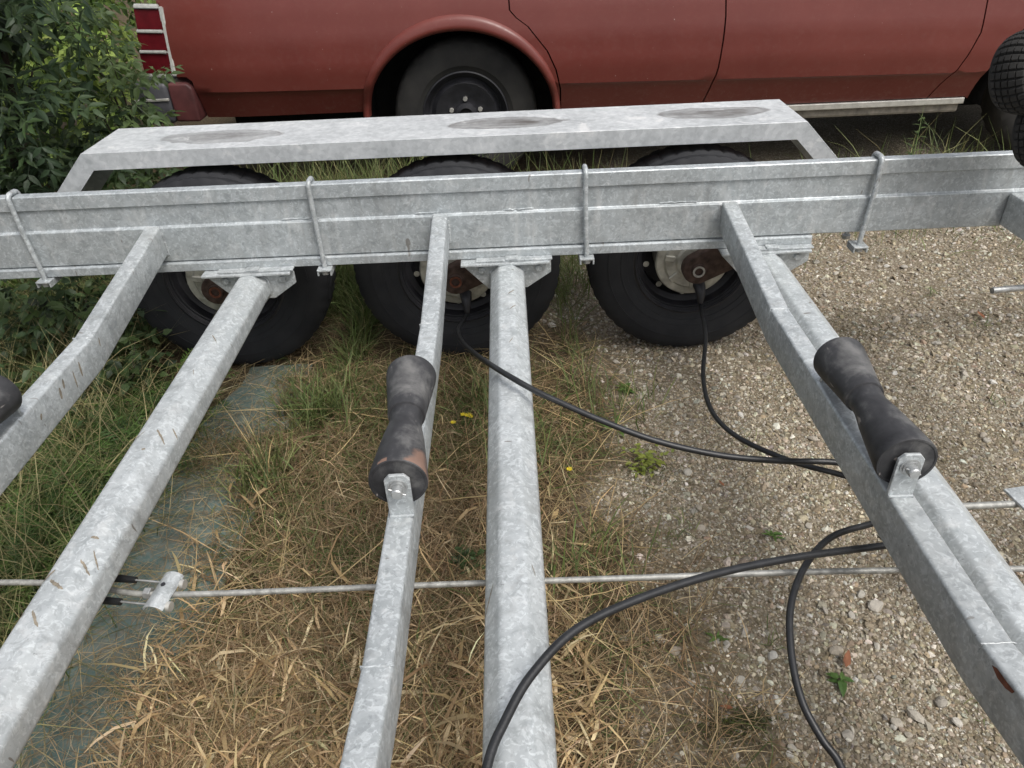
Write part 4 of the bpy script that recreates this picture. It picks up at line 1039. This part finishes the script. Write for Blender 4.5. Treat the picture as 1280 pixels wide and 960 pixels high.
# wheels, wheel wells, underside
CTP = [(0.205, -0.075), (0.215, -0.098), (0.235, -0.106), (0.237, -0.108), (0.275, -0.112), (0.312, -0.106), (0.338, -0.092), (0.350, -0.075), (0.3535, -0.04), (0.354, 0.04), (0.350, 0.075), (0.338, 0.092), (0.275, 0.112), (0.215, 0.098), (0.205, 0.075), (0.195, 0.0)]
for x in (-0.205, 2.79):
    for yy, sg in ((0.185, 1), (1.60, -1)):
        cw = empty('wheel', (x, yy, 0.354), 0 if sg > 0 else math.pi, CAR)
        bmobj('tyre', lathe_bm(CTP, 96, closed=True, mod=lambda j, k, r: r - 0.006 if (k % 3 == 0 and j in (7, 10)) else r), M['dtyre'], cw, True, 32)
        bmobj('rim', lathe_bm([(0.214, -0.094), (0.206, -0.098), (0.198, -0.085), (0.180, -0.050), (0.172, -0.046), (0.150, -0.066), (0.120, -0.062), (0.085, -0.050), (0.060, -0.052), (0.056, -0.068), (0.034, -0.074), (0.033, -0.045), (0.0, -0.045), (0.0, 0.05), (0.20, 0.06)], 72), M['rim'], cw, True, 30)
        for k in range(5):
            a = math.pi / 2 + k * 2 * math.pi / 5
            hexnut('wheel_nut', (0.075 * math.cos(a), 0, 0.075 * math.sin(a)), 0.012, -0.066, -0.048, M['trim'], cw, 'Y')
    # well: dark half barrel
    bm = bmesh.new(); rw = []
    for i in range(25):
        a = R(-8 + 196 * i / 24); rw.append([bm.verts.new((x - 0.01 + 0.47 * math.cos(a), y, 0.37 + 0.43 * math.sin(a))) for y in (0.03, 0.36)])
    for a, b in zip(rw, rw[1:]): bm.faces.new((a[0], a[1], b[1], b[0]))
    cen = bm.faces.new([r_[1] for r_ in rw])
    bmobj('wheel_well', bm, M['black'], CAR)
part('floor_pan', bm_box(-1.45, 3.35, 0.37, 1.42, 0.22, 0.80, 0.02), M['black'], CAR)
part('sill', bm_box(0.27, 2.235, 0.078, 0.365, 0.272, 0.342, 0.012), M['sill'], CAR)
part('sill_trim', bm_box(0.29, 2.245, 0.060, 0.0765, 0.316, 0.346, 0.004), M['trim'], CAR)
part('rear_inner', bm_box(-1.44, -0.70, 0.125, 0.368, 0.43, 0.78, 0.01), M['black'], CAR)
part('front_inner', bm_box(3.22, 3.40, 0.062, 0.368, 0.43, 0.78, 0.01), M['black'], CAR)
# upper body
up_out = [(-1.53, 0.80), (-1.545, 0.955), (-1.50, 1.02), (-1.22, 1.40), (-1.05, 1.44), (1.05, 1.46), (1.30, 1.42), (1.98, 1.00), (2.06, 0.955), (3.38, 0.90), (3.44, 0.80)]
bm = prism(up_out, fy, 0.066, 1.72, 0.03, 3)
for v in bm.verts:
    if v.co.z > 0.98:
        k = (v.co.z - 0.98) / 0.46; v.co.y += (0.12 if v.co.y < 0.9 else -0.12) * k
part('upper_body', bm, M['paint'], CAR, True, 30)
part('far_side', bm_box(-1.53, 3.42, 1.70, 1.78, 0.36, 0.93, 0.03), M['paint'], CAR)
part('rear_panel', bm_box(-1.585, -1.532, 0.10, 1.70, 0.42, 0.93, 0.015), M['paint'], CAR)
for x0, x1, x2, x3 in ((-1.22, -0.99, 0.02, 0.02), (0.10, 0.10, 0.95, 0.95), (1.05, 1.05, 1.28, 1.80)):
    q = [(x0 - 0.12, 1.03), (x1, 1.38), (min(x2, 1.22), 1.38), (x3, 1.03)]
    V = []
    for dy in (-0.004, 0.004):
        for x, z in q: V.append((x, 0.066 + 0.12 * (z - 0.98) / 0.46 + dy, z))
    pyobj('side_window', V, [(0, 1, 2, 3), (7, 6, 5, 4), (0, 4, 5, 1), (1, 5, 6, 2), (2, 6, 7, 3), (3, 7, 4, 0)], M['glass'], CAR)
# wrap-round tail light: chrome frame with three red cells
def tl(z): return -1.541 - 0.000 * z
tlf = [(-1.70, 0.612), (-1.548, 0.612), (-1.543, 0.905), (-1.66, 0.914)]
TL = empty('tail_light', (0, 0, 0), 0, CAR)
def strip(name, a, b, w0, mat, dep=0.02, out=0.012):
    a, b = Vector(a), Vector(b); t = (b - a).normalized(); n = Vector((-t.y, t.x)) * w0 / 2
    q = [a + n, b + n, b - n, a - n]
    def yy(p): return body_y(-1.54, p[1]) - out + max(0, -1.56 - p[0]) ** 2 * 1.2
    bm = bmesh.new(); A = [bm.verts.new((p.x, yy(p), p.y)) for p in q]; B = [bm.verts.new((p.x, yy(p) + dep, p.y)) for p in q]
    bm.faces.new(A); bm.faces.new(B[::-1])
    for i in range(4): bm.faces.new((A[i], A[(i + 1) % 4], B[(i + 1) % 4], B[i]))
    bmesh.ops.recalc_face_normals(bm, faces=bm.faces)
    bmesh.ops.bevel(bm, geom=bm.edges[:], offset=min(0.004, w0 * 0.25), segments=2, affect='EDGES')
    return bmobj(name, bm, mat, TL)
# frame corners measured on the side plane
pA, pB, pC, pD = cx_(196, 10), cx_(217, 96), cx_(176, 97), cx_(160, 10)
def lerp(a, b, t): return (a[0] + (b[0] - a[0]) * t, a[1] + (b[1] - a[1]) * t)
strip('light_frame', pA, pB, 0.020, M['chrome']); strip('light_frame', lerp(pA, pD, .08), pD, 0.018, M['chrome']); strip('light_frame', lerp(pB, pC, .08), pC, 0.017, M['chrome'])
for t in (0.345, 0.64): strip('light_frame', lerp(lerp(pA, pB, t), lerp(pD, pC, t), 0.08), lerp(pD, pC, t), 0.014, M['chrome'], 0.02, 0.010)
for t0, t1 in ((0.03, 0.33), (0.36, 0.625), (0.655, 0.97)):
    a = lerp(lerp(pA, pB, (t0 + t1) / 2), lerp(pD, pC, (t0 + t1) / 2), 0.02); b = lerp(pD, pC, (t0 + t1) / 2)
    strip('lens', a, b, (t1 - t0) * 0.29, M['lens'], 0.02, 0.003)
# rear bumper corner: black moulding and red end cap
def sweep_bump(name, x0, x1, z0, z1, y0, mat, bev):
    return part(name, bm_box(x0, x1, y0, 1.70, z0, z1, bev, None, 3), mat, CAR, True, 40)
sweep_bump('bumper', -1.765, -1.595, 0.405, 0.592, -0.012, M['bumper'], 0.022)
bmv = prism([(-1.5945, 0.412), (-1.478, 0.408), (-1.478, 0.562), (-1.50, 0.585), (-1.5945, 0.588)], fy, -0.006, 0.30, 0.012, 3)
part('bumper_cap', bmv, plain('faded_red_plastic', (0.075, 0.024, 0.024), 0.55, 0, 0.4, 0.6, 8), CAR, True, 40)
part('bumper_strip', bm_box(-1.76, -1.60, -0.0175, 0.0, 0.512, 0.524, 0.002), M['trim'], CAR)

# ================================================================== shrubs and weeds
def leaflet(L, W, fold=0.25, droop=0.25):
    """10 vertices, folded along the midrib, tip drooping; along +X"""
    xs = (0.0, 0.28, 0.62, 1.0); ws = (0.0, 0.92, 0.74, 0.0)
    V = [(0, 0, 0)]; F = []
    for t, w_ in zip(xs[1:3], ws[1:3]):
        z = -droop * t * t * L
        V += [(t * L, w_ * W / 2, z + fold * w_ * W / 2), (t * L, 0, z), (t * L, -w_ * W / 2, z + fold * w_ * W / 2)]
    V.append((L, 0, -droop * L))
    F = [(0, 2, 1), (0, 3, 2), (1, 2, 5), (1, 5, 4), (2, 3, 6), (2, 6, 5), (4, 5, 7), (5, 6, 7)]
    return np.array(V), F
def pinnate(L, n, lw, seed=0, droop=0.25, lfac=0.42):
    rr = np.random.default_rng(seed); VV = []; FF = []; o = 0
    def put(V, F):
        nonlocal o
        VV.append(V); FF.extend([tuple(i + o for i in f) for f in F]); o += len(V)
    rz_ = lambda t: -droop * t * t * L
    # rachis: thin three-sided stalk as flat strips
    st = np.array([(t * L, s * 0.0012, rz_(t)) for t in np.linspace(0, 1, 4) for s in (-1, 1)])
    put(st, [(0, 1, 3), (0, 3, 2), (2, 3, 5), (2, 5, 4), (4, 5, 7), (4, 7, 6)])
    items = [(1.0, 0.0)] + [(0.34 + 0.62 * i / max(1, n - 1) * 0.9, s) for i in range(n) for s in (-1, 1)]
    for t, s in items:
        ll = L * lfac * (1 - 0.12 * abs(t - 0.7)) * rr.uniform(0.85, 1.1)
        V, F = leaflet(ll, ll * lw, 0.22, 0.28)
        a = s * rr.uniform(0.9, 1.2) if s else 0; ca, sa_ = math.cos(a), math.sin(a)
        V = V @ np.array([[ca, sa_, 0], [-sa_, ca, 0], [0, 0, 1]])
        V[:, 2] += rr.normal(0, 0.06) * V[:, 0] * 2 - 0.15 * np.abs(V[:, 1])
        put(V + np.array([t * L, 0, rz_(t)]), F)
    return np.concatenate(VV), FF
def frames(d, n):
    d = d / np.linalg.norm(d, axis=1, keepdims=True); y = np.cross(n, d); y /= np.linalg.norm(y, axis=1, keepdims=True) + 1e-9
    z = np.cross(d, y); return np.stack([d, y, z], 1)      # rows = axes
def leaf_mass(name, tpl, P, D, N, S, cols, parent, mat):
    V0, F = tpl; Rm = frames(D, N)
    V = np.einsum('vi,kij->kvj', V0, Rm) * S[:, None, None] + P[:, None]
    o = mass_mesh(name, V, F, cols, mat, None); o['kind'] = 'stuff'
    o.parent = parent; o.matrix_parent_inverse = Matrix.Translation(-Vector(parent.location)); return o
def leaf_parts(meshes, P, D, N, S, parent):
    Rm = frames(D, N)
    for i in range(len(P)):
        o = bpy.data.objects.new('leaf', meshes[i % len(meshes)]); COL.objects.link(o); o.parent = parent
        mm = Matrix(Rm[i].T.tolist()).to_4x4() @ Matrix.Scale(float(S[i]), 4)
        mm.translation = Vector(P[i].tolist()) - Vector(parent.location); o.matrix_local = mm
def tpl_mesh(tpl, mat, nm='leaf'):
    me = bpy.data.meshes.new(nm); me.from_pydata(tpl[0].tolist(), [], tpl[1]); me.update(); me.materials.append(mat); return me
CAMP = np.array([0, 0, CAM_H])
def shrub(name, label, base, blobs, count, nparts, tpls, cols, leafmat, stems, cat='shrub', size=(0.8, 1.25), droop=0.35, edge=0.5, clusters=0):
    root = empty(name, base); tag(root, label, cat)
    vol = np.array([b[3] * b[4] * b[5] for b in blobs]); q = rng.choice(len(blobs), count, p=vol / vol.sum()); B = np.array(blobs)[q]
    d = rng.standard_normal((count, 3)); d /= np.linalg.norm(d, axis=1, keepdims=True)
    rad = rng.random(count) ** edge
    P = B[:, :3] + d * B[:, 3:6] * rad[:, None]
    if clusters:      # leaves gather round branch ends, leaving gaps between
        ci = rng.integers(0, clusters, count); P = P[ci] + rng.standard_normal(P.shape) * np.array([0.075, 0.075, 0.06])
    else: P += 0.05 * rng.standard_normal(P.shape)
    k = P[:, 2] > 0.04; P, d = P[k], d[k]; n = len(P)
    # keep clear of the car, the mudguard and the rail
    k = ~((P[:, 1] > 3.52) & (P[:, 0] > -1.9) & (P[:, 1] < 5.6)) & ~((P[:, 1] < 2.60) & (P[:, 1] > 1.72) & (P[:, 0] > -1.62) & (P[:, 2] > 0.33)); P, d = P[k], d[k]; n = len(P)
    az = rng.uniform(0, 2 * np.pi, n)
    D = d * np.array([1, 1, 0.4]) * 0.8 + np.stack([np.cos(az), np.sin(az), -droop + 0.35 * rng.standard_normal(n)], 1) * 0.8
    N = np.stack([0.55 * rng.standard_normal(n), 0.55 * rng.standard_normal(n) - 0.25, np.ones(n)], 1)
    S = rng.uniform(size[0], size[1], n)
    # the most exposed leaves towards the camera become single parts
    tc = P - CAMP; dist = np.linalg.norm(tc, axis=1)
    score = dist - 0.10 * d[:, 1] + 0.15 * rng.standard_normal(n)
    order = np.argsort(score); vis = in_view(P[:, 0], P[:, 1], 0.0, 9) & True
    if nparts:
        pr = order[:nparts]; leaf_parts([tpl_mesh(t, leafmat) for t in tpls], P[pr], D[pr], N[pr], S[pr], root); rest = order[nparts:]
    else: rest = order
    half = len(rest) // len(tpls)
    for i, t in enumerate(tpls):
        r_ = rest[i * half:(i + 1) * half]
        if len(r_): leaf_mass('foliage', t, P[r_], D[r_], N[r_], S[r_], pick(cols, len(r_), 0.22), root, M['leafmass'])
    for path, rad_ in stems:
        sp_ = smooth_path(path, 5); rr = [rad_ * (1 - 0.75 * i / (len(sp_) - 1)) for i in range(len(sp_))]
        o = tube('stem', sp_, rr, M['bark'], None, 7); o.parent = root; o.matrix_parent_inverse = Matrix.Translation(-Vector(base))
    return root
def mk_stems(base, tips, r):
    out = []
    for tx, ty, tz in tips:
        mid = ((base[0] * 0.55 + tx * 0.45) + random.gauss(0, .05), (base[1] * 0.55 + ty * 0.45) + random.gauss(0, .05), tz * 0.5)
        out.append(([(base[0] + random.gauss(0, .04), base[1] + random.gauss(0, .04), -0.05), mid, (tx, ty, tz)], r * random.uniform(0.6, 1)))
    return out
ELD = [pinnate(0.19, 2, 0.42, 1), pinnate(0.22, 3, 0.40, 2), pinnate(0.17, 2, 0.45, 3)]
ASH = [pinnate(0.17, 3, 0.50, 5, 0.2, 0.30), pinnate(0.14, 2, 0.52, 6, 0.2, 0.36)]
BRA = [pinnate(0.085, 1, 0.66, 8, 0.2, 0.62), pinnate(0.07, 1, 0.7, 9, 0.2, 0.66)]
DKG = [(0.038, 0.062, 0.032), (0.055, 0.088, 0.040), (0.075, 0.115, 0.045), (0.048, 0.070, 0.040)]
YLG_BACKLIT = [(0.22, 0.31, 0.07), (0.15, 0.23, 0.05), (0.30, 0.39, 0.10), (0.10, 0.16, 0.04), (0.06, 0.10, 0.03)]  # backlight on the rear bush is put into these raised leaf colours
b = (-2.05, 2.95, 0)
shrub('elder_shrub', 'dark green leafy shrub crowding the tail end of the red car', b,
      [(-2.0, 3.0, 1.05, 0.42, 0.36, 0.45), (-1.95, 2.95, 0.55, 0.38, 0.32, 0.36), (-2.35, 2.85, 0.75, 0.5, 0.4, 0.55), (-1.78, 3.1, 1.25, 0.22, 0.25, 0.35)], 1350, 290, ELD, DKG, M['leaf_elder'],
      mk_stems(b, [(-1.85, 2.85, 1.2), (-2.1, 3.05, 1.3), (-1.75, 2.95, 0.8), (-2.3, 2.8, 1.0), (-2.0, 2.75, 0.7), (-1.8, 3.1, 1.4)], 0.022), size=(0.5, 0.85), clusters=64)
b = (-1.62, 3.30, 0)
shrub('ash_sapling', 'pale green sapling with paired leaflets overhanging the chrome tail light', b,
      [(-1.66, 3.28, 0.72, 0.13, 0.12, 0.20), (-1.68, 3.22, 0.48, 0.14, 0.14, 0.18), (-1.75, 3.25, 0.95, 0.14, 0.14, 0.14), (-1.66, 3.18, 0.22, 0.2, 0.2, 0.2)], 330, 150, ASH, [(0.07, 0.115, 0.045), (0.10, 0.155, 0.055), (0.055, 0.09, 0.038)], M['leaf_ash'],
      mk_stems(b, [(-1.60, 3.25, 0.9), (-1.70, 3.22, 0.6), (-1.72, 3.25, 1.0)], 0.009), 'sapling', (0.7, 1.15), 0.25)
b = (-3.3, 4.6, 0)
shrub('backlight_tinted_bush', 'bush with backlight painted into its yellow green leaves, glimpsed through gaps behind the dark shrub', b,
      [(-2.6, 3.95, 0.75, 0.55, 0.25, 0.7), (-2.9, 4.4, 0.7, 0.9, 0.5, 0.8), (-3.8, 4.2, 0.8, 1.0, 0.7, 0.9), (-2.5, 4.9, 1.0, 0.5, 0.5, 0.9), (-4.5, 3.6, 0.8, 0.8, 0.8, 0.9)], 3000, 0, [ASH[0], ELD[0]], YLG_BACKLIT, M['leaf_ash'],
      mk_stems(b, [(-2.7, 4.4, 1.2), (-3.4, 4.3, 1.4), (-3.9, 4.4, 1.2)], 0.03), 'bush', (1.0, 1.6))
b = (-2.75, 2.1, 0)
shrub('hazel_bush', 'mid green bush with broad leaves at the left edge beyond the rail', b,
      [(-2.55, 2.5, 0.35, 0.5, 0.4, 0.4), (-2.9, 2.1, 0.5, 0.5, 0.5, 0.5), (-2.1, 2.62, 0.30, 0.35, 0.22, 0.32)], 1100, 120, [ASH[1], ELD[2]], [(0.06, 0.11, 0.032), (0.09, 0.15, 0.04), (0.13, 0.19, 0.05), (0.05, 0.085, 0.03)], M['leaf_ash'],
      mk_stems(b, [(-2.4, 2.4, 0.6), (-2.8, 2.2, 0.9), (-2.1, 2.6, 0.5)], 0.014), 'bush')
for i, (bx, by, rx, ry, rz, n, lab) in enumerate(((-1.52, 2.22, 0.28, 0.22, 0.20, 420, 'dark bramble tangle under the left end of the rail'), (-1.27, 1.98, 0.12, 0.15, 0.11, 150, 'low bramble clump against the leftmost tyre'), (-1.70, 1.78, 0.24, 0.22, 0.13, 240, 'bramble clump at the left edge below the rail'))):
    shrub('bramble', lab, (bx, by, 0), [(bx, by, rz * 0.8, rx, ry, rz)], n, min(n // 2, 170), BRA, DKG, M['leaf_bramble'], mk_stems((bx, by, 0), [(bx + random.uniform(-rx, rx), by + random.uniform(-ry, ry), rz * 1.4) for _ in range(5)], 0.004), 'bramble', (0.55, 1.0), 0.2, 0.6)
# feathery low weed carpet in the verge
def yarrow():
    N = 1500; x = rng.normal(-1.12, 0.13, N); y = rng.normal(1.50, 0.22, N); k = (x < fab_left(y)); x, y = x[k], y[k]; n = len(x)
    az = rng.uniform(0, 6.28, n)
    t = pinnate(0.085, 5, 0.22, 12, 0.3, 0.26)
    P = np.stack([x, y, ground_z(x, y) + rng.uniform(0.01, 0.07, n)], 1); D = np.stack([np.cos(az), np.sin(az), rng.uniform(0.1, 1.0, n)], 1); Nn = np.stack([0.3 * rng.standard_normal(n), 0.3 * rng.standard_normal(n), np.ones(n)], 1)
    V0, F = t; V = np.einsum('vi,kij->kvj', V0, frames(D, Nn)) * rng.uniform(0.7, 1.2, n)[:, None, None] + P[:, None]
    o = mass_mesh('feathery_weeds', V, F, pick([(0.07, 0.13, 0.03), (0.10, 0.17, 0.04), (0.055, 0.10, 0.028)], n), M['blade'])
    tag(o, 'bright green feathery weeds carpeting the verge beside the fabric', 'weeds', kind='stuff')
yarrow()

def rosette(name, label, x, y, n, L, wd, mat, cat='weed', up=0.35, flowers=(), stemh=0.05, tall=0.0, spread=0.12):
    z = float(ground_z(np.array([x]), np.array([y]))[0])
    root = empty(name, (x, y, z)); tag(root, label, cat)
    V, F = leaflet(1.0, wd, 0.2, 0.35); me = bpy.data.meshes.new('leaf'); me.from_pydata(V.tolist(), [], F); me.update(); me.materials.append(mat)
    for i in range(n):
        o = bpy.data.objects.new('leaf', me); COL.objects.link(o); o.parent = root
        s = L * random.uniform(0.65, 1.1); o.scale = (s, s, s)
        o.rotation_euler = (random.gauss(0, 0.25), -random.uniform(0.1, up * 2), i * 2.4 + random.gauss(0, 0.3)); o.location = (random.gauss(0, L * spread), random.gauss(0, L * spread), 0.004 + random.random() * (0.3 * L + tall))
    for fxx, fyy, r in flowers:
        tube('flower_stem', [(fxx * 0.3, fyy * 0.3, 0), (fxx * 0.7, fyy * 0.7, stemh * 0.6), (fxx, fyy, stemh)], 0.0011, mat, root, 5)
        bm = bmesh.new()
        for k in range(11):
            a = k * 2 * math.pi / 11 + random.gauss(0, .1); p = [(0, 0, 0.001), (0.6 * r, 0.16 * r, 0.002), (r, 0.05 * r, 0.0035), (r, -0.05 * r, 0.0035), (0.6 * r, -0.16 * r, 0.002)]
            bm.faces.new([bm.verts.new((q[0] * math.cos(a) - q[1] * math.sin(a) + fxx, q[0] * math.sin(a) + q[1] * math.cos(a) + fyy, stemh + q[2])) for q in p])
        bmobj('flower', bm, M['petal'], root)
def at(u, v): return px(u, v)
X, Y = at(1050, 852); rosette('weed_rosette', 'small green rosette on the gravel inside the black cable loop', X, Y, 5, 0.036, 0.52, M['weed'], up=0.12)
X, Y = at(585, 714); rosette('clover_clump', 'dark green leafy clump between the middle cross bar and axle tube', X, Y, 150, 0.017, 0.75, M['leaf_bramble'], up=0.5, tall=0.04, spread=0.9)
X, Y = at(578, 542); rosette('yellow_weed', 'yellow flowering weed just right of the middle keel roller', X, Y, 6, 0.03, 0.3, M['weed'], flowers=((0.02, 0.02, 0.011), (-0.022, -0.012, 0.009), (0.005, 0.024, 0.009), (0.028, 0.012, 0.008)))
X, Y = at(712, 600); rosette('dandelion', 'single small yellow flower right of the middle axle tube', X, Y, 4, 0.03, 0.3, M['weed'], flowers=((0.0, 0.006, 0.009),), stemh=0.03)
X, Y = at(806, 582); rosette('yellow_green_weed', 'low yellow green weed below the black cable on the gravel edge', X, Y, 80, 0.021, 0.55, M['leaf_yellow'], up=0.3, tall=0.03, spread=1.2)
X, Y = at(780, 488); rosette('small_weed', 'small green weed on the gravel between the two right-hand tyres', X, Y, 14, 0.035, 0.42, M['weed'], up=0.4)
X, Y = at(965, 672); rosette('gravel_weed', 'tiny weed tuft on the gravel above the crossing black cables', X, Y, 16, 0.024, 0.3, M['weed'], up=0.6)
X, Y = at(768, 540); rosette('plantain', 'little upright green leaf plant beside the sagging cable', X, Y, 4, 0.05, 0.4, M['weed'], up=0.7)
X, Y = at(895, 800); rosette('gravel_sprout', 'small green sprout on the gravel left of the cable loop', X, Y, 6, 0.026, 0.34, M['weed'], up=0.5)
X, Y = at(400, 640); rosette('broad_weed', 'pale green broad leaf weed in the dry grass left of the middle roller', X, Y, 7, 0.045, 0.4, M['leaf_ash'], up=0.4)
# tall weed in front of the car sill
x, y = 1.74, 3.20
tw = empty('tall_weed', (x, y, 0)); tag(tw, 'tall thin weed standing before the chrome sill of the car', 'weed')
tube('stem', smooth_path([(0, 0, 0), (0.004, 0, 0.20), (0.02, 0.0, 0.42)], 5), [0.003 - 0.0002 * i for i in range(11)], M['weed'], tw, 6)
V, F = leaflet(1.0, 0.34, 0.2, 0.3); wl = bpy.data.meshes.new('leaf'); wl.from_pydata(V.tolist(), [], F); wl.update(); wl.materials.append(M['leaf_ash'])
for i in range(26):
    o = bpy.data.objects.new('leaf', wl); COL.objects.link(o); o.parent = tw; h_ = 0.12 + 0.30 * i / 25; s = 0.072 - 0.0016 * i
    o.scale = (s, s, s); o.rotation_euler = (0, -0.35 + random.gauss(0, .15), i * 2.4); o.location = (0.02 * (h_ / 0.42) ** 2, 0, h_)
# single fallen leaves
def fallen(u, v, L, mat, label, curl=0.5, lift=0.012):
    X, Y = at(u, v); V, F = leaflet(L, L * 0.5, 0.5, -curl)
    o = pyobj('fallen_leaf', V.tolist(), F, mat, None, True); o.location = (X, Y, float(ground_z(np.array([X]), np.array([Y]))[0]) + lift); o.rotation_euler = (0.3, 0.1, random.uniform(0, 6.28)); tag(o, label, 'fallen leaf')
fallen(1056, 838, 0.035, M['deadleaf'], 'curled brown leaf beside the green rosette on gravel')
fallen(916, 888, 0.028, M['deadleaf'], 'small orange brown leaf on gravel left of the cable loop')
fallen(905, 612, 0.022, M['deadleaf'], 'reddish dead leaf on gravel under the sagging cables')
fallen(1228, 403, 0.045, M['deadleaf'], 'rust brown leaf on gravel beyond the right keel roller', 0.2)
fallen(690, 655, 0.03, M['strawleaf'], 'pale straw coloured leaf right of the middle axle tube')
